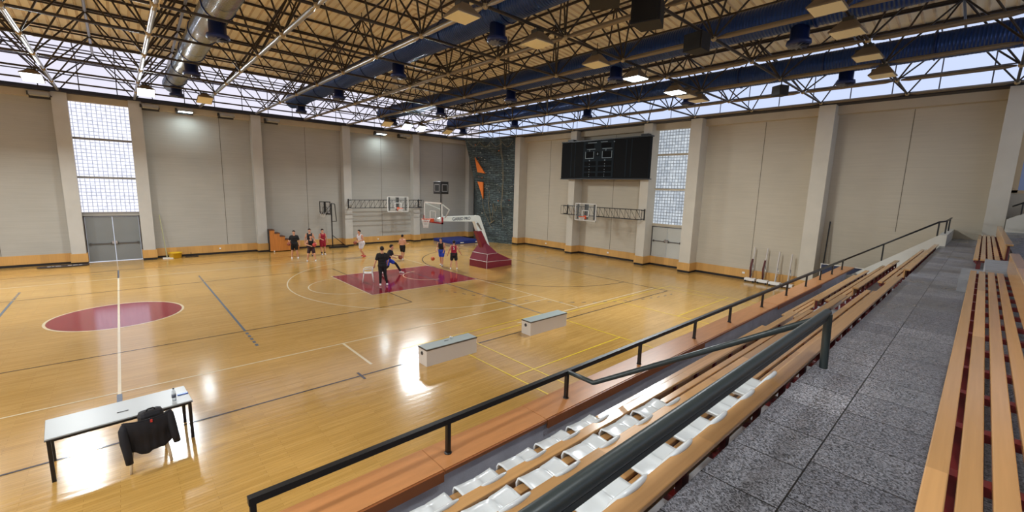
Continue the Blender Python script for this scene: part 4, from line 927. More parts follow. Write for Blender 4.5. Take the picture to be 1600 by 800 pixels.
# ---- portable hoop
ph = wthing('portable_basketball_hoop', 'white-armed portable basketball hoop with maroon padded base behind the red key', 'basketball hoop', (16.6, .2, 0))
T = Matrix.Translation((16.2, .32, 0)) @ Matrix.Rotation(math.atan2(.32, 3.4), 4, 'Z')
def tm(mb): mb.v = [tuple(T @ Vector(v)) for v in mb.v]; return mb
W2 = .76
b = MB(); b.prism([(0,0),(2.2,0),(2.2,.34),(0,.42)], 'y', -W2, W2); tm(b).build('base_pad', M_MAROON, ph)
b = MB(); b.add([(.0,-W2,.425),(2.2,-W2,.345),(2.2,W2,.345),(0,W2,.425),(.14,-.66,.86),(1.02,-.62,.86),(1.02,.62,.86),(.14,.66,.86)], [(0,1,5,4),(1,2,6,5),(2,3,7,6),(3,0,4,7),(4,5,6,7),(0,3,2,1)]); tm(b).build('middle_pad', M_MAROON, ph)
b = MB(); b.add([(.14,-.66,.865),(1.02,-.62,.865),(1.02,.62,.865),(.14,.66,.865),(.28,-.24,1.42),(.55,-.22,1.42),(.55,.22,1.42),(.28,.24,1.42)], [(0,1,5,4),(1,2,6,5),(2,3,7,6),(3,0,4,7),(4,5,6,7),(0,3,2,1)]); tm(b).build('upper_pad', mat('faded_maroon_vinyl', (128,48,62), .35), ph)
sm_ = MB()
for z in (.42, .86):
    y_ = W2 if z < .5 else .66; x_ = 0 if z < .5 else .14
    sm_.tube((x_-.005, -y_, z), (x_-.005, y_, z), .012, 4); sm_.tube((x_, -y_-.004, z), (2.2 if z < .5 else 1.02, -(W2 if z < .5 else .62)-.004, z-(.075 if z < .5 else 0)), .010, 4)
sm_.tube((-.004,-W2-.004,.0), (-.004,-W2-.004,.42), .014, 4); sm_.tube((-.004,-W2,.42), (.13,-.665,.86), .014, 4); tm(sm_).build('white_piping', M_WHITE, ph)
b = MB(); b.add([(-.30,-.13,2.22),(.12,-.13,2.22),(.12,.13,2.22),(-.30,.13,2.22),(.22,-.15,1.20),(.75,-.15,1.20),(.75,.15,1.20),(.22,.15,1.20)], [(0,1,5,4),(1,2,6,5),(2,3,7,6),(3,0,4,7),(0,3,2,1),(4,5,6,7)]); tm(b).build('post_pad', M_MAROON, ph)
b = MB()   # bent arm: leg then boom, as one profile
prof = [(1.05,.80),(.93,.80),(-.20,2.30),(-.42,2.80),(-2.75,2.90),(-3.05,2.93),(-3.05,3.06),(-2.75,3.14),(-.15,3.17),(.02,3.08),(.28,2.52)]
b.prism(prof, 'y', -.11, .11); tm(b).build('arm', M_WSTEEL, ph)
arm = bpy.data.objects[[o.name for o in ph.children if o.name.startswith('arm')][0]]
text_mesh('GARED PRO', .25, T @ Vector((-1.45,-.116,3.0)), (T.to_3x3() @ Matrix(((1,0,0),(0,0,-1),(0,1,0)))), 'lettering', mat('blue_black_lettering', (40,56,78), .5), arm, True)
b = MB(); b.tube((-.25,-.14,2.72), (.1,-.14,2.3), .04, 8); b.tube((-.25,-.14,2.72), (-.05,-.14,2.5), .055, 8); tm(b).build('hydraulic_ram', mat('ram_grey', (120,116,110), .4), ph)
BX = 12.82
gl = MB().box(BX, -.9, 2.9, BX+.012, .9, 3.95).build('backboard', mat('clear_glass_board', (214,228,224), .08, alpha=.12), ph)
e = MB(); t = .05
for y0, y1, z0, z1 in ((-.9,.9,3.88,3.95),(-.9,-.84,2.9,3.95),(.84,.9,2.9,3.95)): e.box(BX-.01, y0, z0, BX+.022, y1, z1)
e.build('board_border', M_WHITE, gl)
e = MB()
for y0, y1, z0, z1 in ((-.3,.3,3.46,3.5),(-.3,.3,3.04,3.08),(-.3,-.25,3.04,3.5),(.25,.3,3.04,3.5)): e.box(BX-.01, y0, z0, BX-.001, y1, z1)
e.build('target_square', M_WHITE, gl)
e = MB(); e.box(BX-.03, -.94, 2.83, BX+.05, .94, 2.92); e.box(BX-.03, -.94, 2.83, BX+.05, -.88, 3.2); e.box(BX-.03, .88, 2.83, BX+.05, .94, 3.2); e.build('edge_padding', mat('dark_red_board_padding', (150,34,36), .5), gl)
e = MB()
for s_ in (-1, 1): e.path([(BX+.02, s_*.86, 3.88), (BX+.75, s_*.45, 3.55), (13.55, s_*.1, 3.1)], .032, 6); e.path([(BX+.02, s_*.86, 3.0), (13.4, s_*.12, 2.98)], .02, 6)
e.build('brace_tubes', M_WSTEEL, ph)
e = MB(); c = (12.38, 0, 3.05); e.path([(c[0]+math.cos(2*PI*k/24)*.225, math.sin(2*PI*k/24)*.225, 3.05) for k in range(24)], .016, 6, closed=True); e.box(12.58, -.07, 3.0, BX-.0, .07, 3.06); e.bbox(12.66, -.13, 2.9, BX-.002, .13, 3.08, .02); e.build('rim', M_ORANGE, ph)
e = MB(); n = 12
for k in range(n):
    for s_ in (1, -1): e.path([(c[0]+math.cos(2*PI*(k+s_*j*.5)/n)*rr, math.sin(2*PI*(k+s_*j*.5)/n)*rr, 3.05-zz) for j, (rr, zz) in enumerate(((.225,0),(.19,.12),(.15,.26),(.12,.40),(.13,.46)))], .011, 4)
e.build('net', M_NET, ph)
e = MB(); e.tube((13.33,0,3.0), (13.33,0,4.42), .035, 8); e.tube((13.33,0,4.12), (13.16,-.26,4.38), .015, 5); e.tube((13.33,0,4.12), (13.5,.26,4.38), .015, 5); e.build('clock_post', M_BLACK, ph)
Mc = Matrix.Translation((13.33,0,4.72)) @ Matrix.Rotation(R(10), 4, 'Z')
ck = MB(); ck.bbox(-.29,-.29,-.33,.29,.29,.33,.02, Mc); ck = ck.build('shot_clock', M_BLACK, ph)
e = MB()
for k in range(4):
    Mk = Mc @ Matrix.Rotation(k*PI/2, 4, 'Z')
    for y0, y1, z0, z1 in ((-.2,.2,.16,.19),(-.2,.2,-.2,-.17),(-.2,-.17,-.2,.19),(.17,.2,-.2,.19)): e.box(.291, y0, z0, .30, y1, z1, Mk)
e.build('display_border', mat('grey_display_border', (150,150,150), .5), ck)

# ---- small mobile hoop
mh = wthing('mobile_practice_hoop', 'small black mobile practice hoop standing by the far wall right of the wooden steps', 'basketball hoop', (12.4, 13.0, 0))
b = MB(); b.prism([(11.75,12.55),(13.05,12.45),(13.1,13.0),(11.8,13.05)], 'z', .0, .14); b.build('base', M_BLACK, mh)
b = MB(); b.tube((12.0,12.8,.1), (12.0,12.8,3.35), .045, 8); b.tube((12.9,12.75,.15), (12.02,12.8,.95), .025, 6); b.build('pole', M_BLACK, mh)
b = MB(); b.tube((12.25,12.8,3.3), (12.35,12.8,2.0), .03, 6); b.tube((12.02,12.8,2.0), (12.35,12.8,2.0), .03, 6); b.tube((12.0,12.8,3.35), (12.25,12.8,3.3), .03, 6); b.tube((12.0,12.8,3.3), (11.55,12.6,2.85), .03, 6); b.tube((12.0,12.8,3.0), (11.55,12.6,2.5), .03, 6); b.build('parallel_arm', M_BLACK, mh)
b = MB(); Mh = Matrix.Translation((11.45,12.5,2.95)) @ Matrix.Rotation(R(215), 4, 'Z')
for y0, y1, z0, z1 in ((-.45,.45,.5,.55),(-.45,.45,-.4,-.3),(-.45,-.4,-.4,.55),(.4,.45,-.4,.55),(-.18,.18,.12,.15),(-.18,-.15,-.3,.15),(.15,.18,-.3,.15)): b.box(0, y0, z0, .03, y1, z1, Mh)
b.box(.02, -.08, -.3, .05, .08, .5, Mh); b.build('board_frame', M_BLACK, mh)
b = MB(); b.box(.008, -.42, -.35, .014, .42, .52, Mh); b.build('board_panel', mat('smoky_clear_board', (170,170,170), .2, alpha=.25), mh)
b = MB(); cc = Mh @ Vector((.30,0,-.22)); b.path([(cc.x+math.cos(2*PI*k/18)*.22, cc.y+math.sin(2*PI*k/18)*.22, cc.z) for k in range(18)], .014, 5, closed=True); b.build('rim', M_BLACK, mh)
b = MB()
for k in range(8): b.path([(cc.x+math.cos(2*PI*(k+j*.4)/8)*rr, cc.y+math.sin(2*PI*(k+j*.4)/8)*rr, cc.z-zz) for j, (rr, zz) in enumerate(((.22,0),(.17,.16),(.13,.3),(.14,.4)))], .007, 3)
b.build('net', M_NET, mh)

# ---- wooden steps
ws = wthing('wooden_steps', 'brown wooden step unit descending to the right against the far wall', 'steps', (8.5, 13.1, 0))
prof = [(7.76,.06)]
zz = 1.53; x = 7.76
prof = [(7.76,.06),(7.76,1.5),(8.08,1.5),(8.08,1.27),(8.4,1.27),(8.4,1.04),(8.72,1.04),(8.72,.80),(9.04,.80),(9.04,.56),(9.36,.56),(9.36,.33),(9.62,.33),(9.62,.06)]
MB().prism(prof, 'y', 12.75, 13.5).build('side_panel', mat('brown_step_wood', (196,122,52), .5, noise=.12, nscale=2, stretch=(6,6,.6)), ws)
for k in range(6):
    MB().box(7.74+.32*k, 12.72, (1.5,1.27,1.04,.80,.56,.33)[k]+.001, 8.10+.32*k, 13.5, (1.5,1.27,1.04,.80,.56,.33)[k]+.04).build('tread', mat('dark_step_tread', (96,56,30), .5), ws)
MB().box(7.735, 12.74, 0, 7.759, 13.5, 1.54).build('dark_edge', M_BLACK, ws)
for x in (8.0, 9.4): MB().ball((x, 12.7, .05), .05, 8).build('castor', M_WHITE, ws)

# ---- volleyball posts on trolleys by the end wall
def vb(x, y, top, lean, label, pad):
    r = wthing('post_trolley', label, 'volleyball post', (x, y, 0), group='volleyball posts by the end wall')
    MB().bbox(x-.16, y-.27, .07, x+.16, y+.27, .22, .02).build('base', M_WHITE, r)
    for dy in (-.2, .2): MB().tube((x-.18, y+dy, .05), (x-.12, y+dy, .05), .05, 10).build('wheel', M_BLACK, r)
    MB().tube((x, y, .2), (x+lean, y-.03, top), .036, 10).build('post', mat('pale_metal_post', (206,200,194), .35, metal=.4), r)
    if pad: MB().path([(x-.05, y, .25), (x-.07, y+.03, .8), (x-.03, y-.02, 1.3)], .045, 8).build('winch_strap', mat('dark_red_strap', (92,40,40), .6), r)
    MB().path([(x-.08, y-.06, .3), (x-.10, y-.14, .7), (x-.05, y-.08, 1.0)], .02, 6).build('tension_rod', M_CHROME, r)
vb(26.1, -11.7, 1.95, .15, 'white-based volleyball post trolley nearest the double doors of the end wall', True)
vb(26.1, -12.33, 1.95, .15, 'second volleyball post trolley from the doors, with a dark winch strap', True)
vb(26.0, -12.95, 1.85, .15, 'third volleyball post trolley, leaning pale post on a white base', False)
vb(25.95, -13.55, 1.8, .15, 'volleyball post trolley nearest the stands on the end wall', False)

# ---- blue folded table and pole in the corner
tb = wthing('folded_table_tennis_table', 'dark blue folded table-tennis table with white edge behind the end of the ledge', 'table', (25.0, -15.9, 0))
MB().box(24.95, -17.3, .25, 24.98, -15.1, 1.62).build('table_half', mat('dark_blue_table_top', (30,44,74), .4), tb)
e = MB(); e.box(24.94, -17.3, 1.62, 24.99, -15.1, 1.645); e.box(24.94, -15.1, .25, 24.99, -15.075, 1.645); e.build('white_border', M_WHITE, tb)
e = MB()
for y in (-15.4, -17.0): e.box(24.9, y-.02, .0, 25.3, y+.02, .05); e.box(25.05, y-.02, .05, 25.09, y+.02, 1.3)
e.build('leg_frame', M_BLACK, tb)
tag(MB().tube((25.95,-14.95,.02), (26.3,-14.95,3.6), .03, 8).build('leaning_pole', M_BLACK), 'thin black pole leaning on the end wall in the corner behind the folded table', 'pole')

# ---- far wall floor items
o = wthing('yellow_tub', 'round yellow plastic tub on the floor by the far wall', 'tub', (2.62, 13.3, 0))
MB().lathe((2.62,13.25,0), [(.26,.0),(.30,.02),(.33,.30),(.35,.30),(.35,.33),(.30,.33),(.28,.06)], 20).build('tub_body', mat('yellow_plastic', (224,180,30), .4), o)
o = wthing('floor_stand_pole', 'tall pale pole on a small white base beside the yellow tub', 'pole', (2.2, 13.2, 0))
MB().tube((2.22,13.2,.03), (2.05,13.5,2.65), .025, 8).build('pole', mat('pale_green_pole', (178,178,140), .5), o); MB().bbox(2.0,12.95,0,2.5,13.35,.05,.015).build('base', M_WHITE, o)
o = wthing('black_floor_stand', 'flat black stand base with short stem on the floor right of the yellow tub', 'stand', (3.4, 13.2, 0))
MB().bbox(3.1,13.0,0,3.75,13.35,.04,.01).build('base', M_BLACK, o); MB().tube((3.4,13.2,.04), (3.4,13.2,.28), .015, 6).build('stem', M_BLACK, o)
bn = wthing('folded_pop_up_banner', 'flat black oval pop-up banner with white marks lying by the far left wall', 'banner', (-2.15, 12.75, 0))
MB().add([(-2.15+math.cos(2*PI*k/40)*.95, 12.72+math.sin(2*PI*k/40)*.26+.0*k, z) for z in (.01,.05) for k in range(40)], [tuple(range(40))[::-1], tuple(range(40,80))]+[(k,(k+1)%40,40+(k+1)%40,40+k) for k in range(40)]).build('fabric_oval', mat('black_banner_fabric', (22,16,18), .6), bn)
e = MB()
for x0, x1, dy in ((-2.75,-2.62,0),(-2.58,-2.5,.02),(-2.45,-2.25,0),(-2.0,-1.85,.03),(-1.8,-1.62,.04),(-1.58,-1.45,.05)):
    e.box(x0, 12.66+dy, .051, x1, 12.76+dy, .055)
e.build('white_print', M_WHITE, bn)
e = MB(); e.path([(-2.15+math.cos(2*PI*k/40)*.96, 12.72+math.sin(2*PI*k/40)*.27, .035) for k in range(40)], .03, 5, closed=True); e.build('rim_hoop', mat('banner_rim', (60,50,50), .4), bn)
def socket(x, y, z, horiz, label):
    o = MB(); 
    if horiz: o.lathe((0,0,0), [(.06,0),(.055,.02)], 14, Matrix.Rotation(PI/2, 4, 'X')); o.v = [(v[0]+x, v[1]+y, v[2]+z) for v in o.v]
    else: o.box(x-.02, y-.07, z-.05, x, y+.07, z+.05)
    tag(o.build('wall_socket', M_WHITE), label, 'socket')
socket(5.0, 13.6, .36, True, 'white round socket in the wood dado right of the yellow tub')
socket(16.0, 13.6, .36, True, 'white round socket in the wood dado below the far wall-mounted hoop')
socket(26.45, 4.3, .36, False, 'white socket in the dado between the climbing wall and the scoreboard')
socket(26.45, -1.9, .36, False, 'white socket in the dado below the scoreboard hoop')
socket(26.45, -11.2, .40, False, 'white socket in the dado just left of the volleyball post trolleys')

# ================================================================ COURT-SIDE OBJECTS
def box_bench(x0, x1, y0, y1, rz, label):
    cx, cy = (x0+x1)/2, (y0+y1)/2; r = thing('box_bench', label, 'bench', (cx, cy, 0), rz)
    a, b = (x1-x0)/2, (y1-y0)/2
    MB().bbox(-a, -b, .0, a, b, .44, .004).build('box_body', mat('cream_box_board', (212,204,194), .45), r)
    MB().bbox(-a-.015, -b-.015, .441, a+.015, b+.015, .47, .006).build('edge_band', mat('brown_box_edge', (72,58,40), .6), r)
    MB().bbox(-a-.0, -b-.0, .471, a, b, .482, .004).build('top_pad', mat('grey_green_top_pad', (148,158,156), .55, noise=.05, nscale=4), r)
    h = MB(); h.lathe((0,0,0), [(.055,0),(.05,.012),(.035,.012),(.03,.004)], 16, Matrix.Rotation(-PI/2, 4, 'Y')); h.v = [(v[0]-a-.002, v[1]+.02, v[2]+.32) for v in h.v]; h.build('round_handle_hole', mat('dark_handle_ring', (60,56,54), .5), r)
    return r
box_bench(6.05, 7.72, -10.56, -10.14, 0, 'white box bench with grey top nearer the camera, beside the near sideline')
box_bench(9.97, 11.77, -10.53, -10.10, 0, 'white box bench with grey top farther along the near sideline')
tag(MB().bbox(6.78,-10.30,.483,6.92,-10.285,.492,.003, None).build('marker_pen', mat('dark_pen', (40,40,44), .4)), 'dark pen lying on the nearer white box bench', 'pen')
o = wthing('small_white_whistle', 'small white object on top of the nearer white box bench', 'small object', (7.05,-10.2,.483))
MB().ball((7.05,-10.2,.515), .03, 10).build('body', M_WHITE, o); MB().box(7.06,-10.215,.495,7.12,-10.185,.515).build('mouthpiece', M_WHITE, o)
tb = thing('folding_table', 'long white-topped table with black legs at the lower left by the halfway line', 'table', (.095,-10.30,0), R(4))
MB().bbox(-.93,-.40,.715,.93,.40,.74,.006).build('tabletop', mat('pale_grey_laminate', (160,163,163), .35), tb)
MB().bbox(-.935,-.405,.705,.935,.405,.7145,.003).build('edge_band', M_BLACK, tb)
for sx_ in (-1, 1):
    for sy_ in (-1, 1): MB().bbox(sx_*.89-.025, sy_*.36-.025, 0, sx_*.89+.025, sy_*.36+.025, .704, .004).build('leg', M_BLACK, tb)
e = MB(); e.box(-.88,-.36,.66,.88,-.33,.70); e.box(-.88,.33,.66,.88,.36,.70); e.build('apron', M_BLACK, tb)
bt = wthing('water_bottle', 'clear plastic water bottle at the right end of the white-topped table', 'bottle', (.80,-10.45,.74))
MB().lathe((.80,-10.45,.74), [(.03,0),(.033,.01),(.033,.13),(.028,.15),(.033,.17),(.012,.205),(.012,.22)], 16).build('bottle_body', mat('clear_bottle_plastic', (200,210,214), .08, alpha=.45), bt)
MB().lathe((.80,-10.45,.961), [(.015,0),(.015,.02)], 12).build('cap', M_BLACK, bt); MB().lathe((.80,-10.45,.80), [(.0345,0),(.0345,.06)], 16).build('bottle_label', mat('dark_bottle_label', (70,76,90), .5), bt)
tag(MB().bbox(.86,-10.28,.741,1.02,-10.21,.757,.004).build('phone', mat('blue_phone_case', (46,92,190), .3)), 'blue phone lying beside the water bottle on the table', 'phone')
tag(MB().bbox(.02,-10.40,.741,.17,-10.388,.75,.003).build('pen', mat('black_pen', (50,46,48), .4)), 'dark pen lying at the middle of the white-topped table', 'pen')

def plastic_chair(name, label, loc, rz, mt, low=False):
    r = thing(name, label, 'chair', loc, rz)       # faces local +y
    bm2 = MB()
    # seat pan
    vs = []; n = 10
    for j in range(n+1):
        for i in range(n+1):
            u, v = i/n*2-1, j/n*2-1; vs.append((u*.23, v*.22, .43+.012*(u*u+v*v)))
    bm2.add(vs, [(j*(n+1)+i, j*(n+1)+i+1, (j+1)*(n+1)+i+1, (j+1)*(n+1)+i) for j in range(n) for i in range(n)], True)
    s = bm2.build('seat', mt, r); md = s.modifiers.new('t', 'SOLIDIFY'); md.thickness = .02
    H = .86 if not low else .72
    b = MB(); vs = []
    for j in range(9):
        for i in range(9):
            u = i/8*2-1; z = .45+(H-.45)*j/8; vs.append((u*(.22+.01*j/8), -.22-.05*j/8+.05*u*u, z-.03*abs(u)**3*(j/8)))
    fs = [(j*9+i, j*9+i+1, (j+1)*9+i+1, (j+1)*9+i) for j in range(8) for i in range(8) if not (low and 0 < j < 6 and i % 2)]
    b.add(vs, fs, True); bb = b.build('backrest', mt, r); md = bb.modifiers.new('t', 'SOLIDIFY'); md.thickness = .018
    for sx_ in (-1, 1):
        MB().path([(sx_*.24,-.25,.66),(sx_*.265,-.1,.67),(sx_*.27,.12,.655),(sx_*.25,.22,.60),(sx_*.235,.21,.44)], .02, 6, [.018,.022,.024,.02,.018]).build('armrest', mt, r)
        for sy_ in (-1, 1): MB().path([(sx_*.21, sy_*.19, .44), (sx_*.24, sy_*.225, .22), (sx_*.26, sy_*.255, 0)], .02, 6, [.030,.026,.022]).build('leg', mt, r)
    return r
M_CHW = mat('white_chair_plastic', (226,226,222), .3)
M_CHB = mat('beige_chair_plastic', (214,196,166), .35)
plastic_chair('plastic_armchair', 'white plastic armchair on the red key beside the person all in black', (9.25, .30, 0), R(65), M_CHW, True)
ch = plastic_chair('plastic_armchair', 'beige-legged plastic chair draped with a black jacket in front of the table', (.375,-10.98,0), R(4), M_CHB)
# jacket draped over the chair back
M_JK = mat('black_jacket_cloth', (16,14,20), .8, noise=.3, nscale=9)
jk = thing('black_jacket', 'black jacket with small red tag draped over the chair back at the table', 'jacket', (.375,-10.98,0), R(4))
def sheet(y_of, x0, x1, zt, zb_fn, nseg=22, nz=14, name='jacket_body'):
    vs = []
    for j in range(nz+1):
        for i in range(nseg+1):
            u = i/nseg*2-1; x = x0+(x1-x0)*i/nseg; zb = zb_fn(u); z = zt+(zb-zt)*j/nz-.015*u*u*0
            vs.append((x, y_of(u, j/nz)+.012*math.sin(i*1.7)*(j/nz), z+.02*abs(u)**3))
    m = MB(); m.add(vs, [(j*(nseg+1)+i, j*(nseg+1)+i+1, (j+1)*(nseg+1)+i+1, (j+1)*(nseg+1)+i) for j in range(nz) for i in range(nseg)], True); return m
m = sheet(lambda u, t: -.315-.03*math.sin(PI*min(1, t*1.5))+.05*u*u, -.31, .31, .885, lambda u: .36-.05*math.cos(u*2.2)+.02*math.sin(u*7))
b1 = m.build('jacket_body', M_JK, jk); md = b1.modifiers.new('t', 'SOLIDIFY'); md.thickness = .02
m = sheet(lambda u, t: -.315+.10*t+.05*u*u+.06*min(1, t*4), -.29, .29, .89, lambda u: .62)
b1 = m.build('jacket_lining', M_JK, jk); md = b1.modifiers.new('t', 'SOLIDIFY'); md.thickness = .015
MB().path([(-.27,-.24,.85),(-.30,-.27,.78),(-.30,-.33,.60),(-.28,-.36,.40),(-.27,-.37,.24)], .05, 10, [.05,.062,.06,.055,.048]).build('sleeve', M_JK, jk)
MB().path([(.27,-.22,.90),(.29,-.24,.84),(.31,-.30,.66),(.33,-.33,.50),(.35,-.34,.36)], .05, 10, [.05,.062,.062,.058,.05]).build('sleeve', M_JK, jk)
MB().box(.03,-.352,.83,.06,-.345,.88).build('red_tag', mat('red_fabric_tag', (190,50,40), .6), jk)
bg = thing('black_backpack', 'black backpack resting on the seat of the jacket-draped chair', 'backpack', (.45,-10.86,.455), R(10))
MB().bbox(-.17,-.10,.0,.17,.12,.40,.07).build('bag_body', mat('black_bag_cloth', (24,23,28), .7, noise=.2, nscale=8), bg)
MB().path([(-.06,-.02,.39),(-.04,-.02,.43),(.04,-.02,.43),(.06,-.02,.39)], .012, 6).build('carry_loop', M_BLACK, bg)
MB().bbox(-.12,.11,.05,.12,.17,.25,.03).build('front_pocket', MATS['black_bag_cloth'], bg)

# ================================================================ PEOPLE
def remesh(mb, vox, name, m, parent, smooth_it=4):
    me = bpy.data.meshes.new('tmp'); me.from_pydata([tuple(v) for v in mb.v], [], mb.f)
    bm = bmesh.new(); bm.from_mesh(me); bmesh.ops.recalc_face_normals(bm, faces=bm.faces); bm.to_mesh(me); bm.free()
    t = bpy.data.objects.new('tmp', me); C.objects.link(t)
    r = t.modifiers.new('r', 'REMESH'); r.mode = 'VOXEL'; r.voxel_size = vox; r.use_smooth_shade = True
    s = t.modifiers.new('s', 'SMOOTH'); s.iterations = smooth_it; s.factor = .5
    dg = bpy.context.evaluated_depsgraph_get(); out = bpy.data.meshes.new_from_object(t.evaluated_get(dg)); bpy.data.objects.remove(t)
    out.name = name; out.materials.clear(); out.materials.append(m)
    o = bpy.data.objects.new(name, out); C.objects.link(o)
    if parent is not None: o.parent = parent; ROOTM[o.name] = ROOTM[parent.name]
    return o
def limb(mb, pts, radii, n=12):
    mb.path(pts, .05, n, radii)
    for p, r in zip(pts, radii): mb.ball(p, r*.99, n)
SK = {'a': mat('light_skin', (206,150,120), .55), 'b': mat('tan_skin', (182,128,96), .55)}
HR = mat('dark_brown_hair', (30,22,18), .8, noise=.3, nscale=30)
M_EYE = mat('dark_eye', (20,16,14), .3); M_LIP = mat('lip_skin', (160,88,76), .5)
CL = {}
def cloth(name, rgb):
    if name not in CL: CL[name] = mat(name, rgb, .8, noise=.08, nscale=14)
    return CL[name]
def person(label, x, y, h, face, pose, top=None, shorts=None, shoe=(230,230,228), legs=None, skin='a', sleeves='short', socks=None, trim=None, num=None):
    r = thing('person', label, 'person', (x, y, 0), face)
    s = h/1.80
    V = lambda a, b, c: Vector((a, b, c))
    P = dict(hip=V(0,0,.93), chest=V(0,0,1.30), neck=V(0,0,1.49), head=V(.015,0,1.665),
             lk=V(.02,.11,.50), la=V(-.02,.13,.085), rk=V(.02,-.11,.50), ra=V(-.02,-.13,.085),
             le=V(-.02,.27,1.16), lh=V(.06,.29,.92), re=V(-.02,-.27,1.16), rh=V(.06,-.29,.92), lf=0, rf=0)
    for k_, v_ in pose.items(): P[k_] = V(*v_) if isinstance(v_, tuple) else v_
    for k_ in P:
        if isinstance(P[k_], Vector): P[k_] = P[k_]*s
    chest, hip, neck, head = P['chest'], P['hip'], P['neck'], P['head']
    upd = (neck-hip).normalized(); side = V(0,1,0)
    fwd = side.cross(upd)
    ls = neck-upd*.07*s+side*.18*s; rs = neck-upd*.07*s-side*.18*s
    lhip = hip+side*.09*s-upd*.02*s; rhip = hip-side*.09*s-upd*.02*s
    def torso(mb, g):
        for w_, c_, rx in ((.085, hip, .125), (.075, hip+(chest-hip)*.35, .112), (.085, chest-(chest-hip)*.25, .122), (.10, chest+upd*.03*s, .13), (.11, chest+upd*.09*s, .115)):
            for sd in (-1, 0, 1): mb.ball(c_+side*sd*w_*s*.8, (rx+g)*s, 12)
        limb(mb, [ls, chest+upd*.08*s, rs], [(.062+g)*s, (.09+g)*s, (.062+g)*s])
    def arm_(mb, S, E, H, g=0, full=True):
        if full: limb(mb, [S, (S+E)/2, E, (E+H)/2, H], [(.056+g)*s, (.048+g)*s, (.038+g)*s, (.036+g)*s, (.026+g)*s])
    def leg_(mb, Hp, K, A, g=0): limb(mb, [Hp, Hp+(K-Hp)*.4, K, K+(A-K)*.35, A], [(.085+g)*s, (.078+g)*s, (.054+g)*s, (.054+g)*s, (.034+g)*s])
    B = MB(); torso(B, 0)
    limb(B, [neck-upd*.06*s, neck+(head-neck)*.45], [.058*s, .052*s]); 
    B.ball(head+V(0,0,.012)*s, .098*s, 16, (1.02,.80,1.22)); B.ball(head+V(.03,0,-.06)*s, .07*s, 12, (1,.78,.85)); B.ball(head+V(.104,0,-.012)*s, .02*s, 8, (1,.7,1.1))
    for sd in (-1, 1): B.ball(head+V(-.005, sd*.08, -.005)*s, .024*s, 8, (1,.5,1.4))
    arm_(B, ls, P['le'], P['lh']); arm_(B, rs, P['re'], P['rh']); leg_(B, lhip, P['lk'], P['la']); leg_(B, rhip, P['rk'], P['ra'])
    for A, K, ft in ((P['la'], P['lk'], P['lf']), (P['ra'], P['rk'], P['rf'])):
        limb(B, [A, A+V(.10*math.cos(ft), .10*math.sin(ft), -.045)*s], [.036*s, .026*s])
    F = MB()
    for Hn, El, sd in ((P['lh'], P['le'], 1), (P['rh'], P['re'], -1)):
        d = (Hn-El).normalized(); a = d.cross(V(0,0,1)); a = V(0,1,0) if a.length < .2 else a.normalized(); pn = d.cross(a)
        palm = Hn+d*.05*s; limb(B, [Hn, palm], [.027*s, .034*s])
        for k_ in range(4):
            o_ = a*(k_-1.5)*.019*s; L = (.07,.08,.075,.06)[k_]*s; b0_ = palm+o_+d*.015*s; curl = pn*.012*s*(1 if k_ < 3 else 1.3)
            limb(B, [b0_, b0_+d*L*.5+curl*.3, b0_+d*L*.95+curl*1.6], [.0105*s, .0098*s, .0085*s], 6)
        limb(B, [palm-a*.022*s-d*.02*s, palm-a*.052*s+d*.012*s, palm-a*.06*s+d*.042*s], [.0125*s, .011*s, .0095*s], 6)
    body = remesh(B, .0105, 'body', SK[skin], r, 2)
    hm = MB(); hm.ball(head+V(-.018,0,.04)*s, .108*s, 18, (1.0,.84,1.02)); hm.ball(head+V(.03,0,.105)*s, .06*s, 12, (1.1,1.15,.55))
    hv = [(v) for v in hm.v]
    hm2 = remesh(hm, .01, 'hair', HR, r, 1)
    bm = bmesh.new(); bm.from_mesh(hm2.data)
    cut = [v for v in bm.verts if (v.co.x-head.x > .045*s and v.co.z-head.z < .06*s) or v.co.z-head.z < -.05*s or (v.co.x-head.x > .0 and v.co.z-head.z < .015*s)]
    bmesh.ops.delete(bm, geom=cut, context='VERTS'); bm.to_mesh(hm2.data); bm.free()
    e = MB()
    for sd in (-1, 1): e.ball(head+V(.089, sd*.032, .012)*s, .012*s, 8, (.6,1.2,.8))
    e.build('eyes', M_EYE, r)
    MB().ball(head+V(.092,0,-.062)*s, .018*s, 8, (.5,1.3,.35)).build('mouth', M_LIP, r)
    if top:
        T_ = MB(); torso(T_, .016)
        if sleeves == 'short':
            for S, E in ((ls, P['le']), (rs, P['re'])): limb(T_, [S, S+(E-S)*.72], [.075*s, .066*s])
        elif sleeves == 'none':
            pass
        T_.ball(hip+upd*.0, .135*s, 14, (1,1.2,.9))
        to = remesh(T_, .014, 'shirt', top, r, 2)
        if sleeves == 'none':      # cut the armholes and the neck
            bm = bmesh.new(); bm.from_mesh(to.data)
            cut = [v for v in bm.verts if abs((v.co-neck).dot(side)) > .165*s or ((v.co-neck).dot(upd) > -.03*s and abs((v.co-neck).dot(side)) < .07*s)]
            bmesh.ops.delete(bm, geom=cut, context='VERTS'); bm.to_mesh(to.data); bm.free()
        else:
            bm = bmesh.new(); bm.from_mesh(to.data)
            cut = [v for v in bm.verts if ((v.co-neck).dot(upd) > .0*s and abs((v.co-neck).dot(side)) < .07*s)]
            bmesh.ops.delete(bm, geom=cut, context='VERTS'); bm.to_mesh(to.data); bm.free()
        if num:
            txt = num
            t = text_mesh(txt, .24*s, chest+V(-.158 if num else 0,0,.02)*s, Matrix(((0,0,-1),(-1,0,0),(0,1,0))), 'shirt_number', M_WHITE, to)
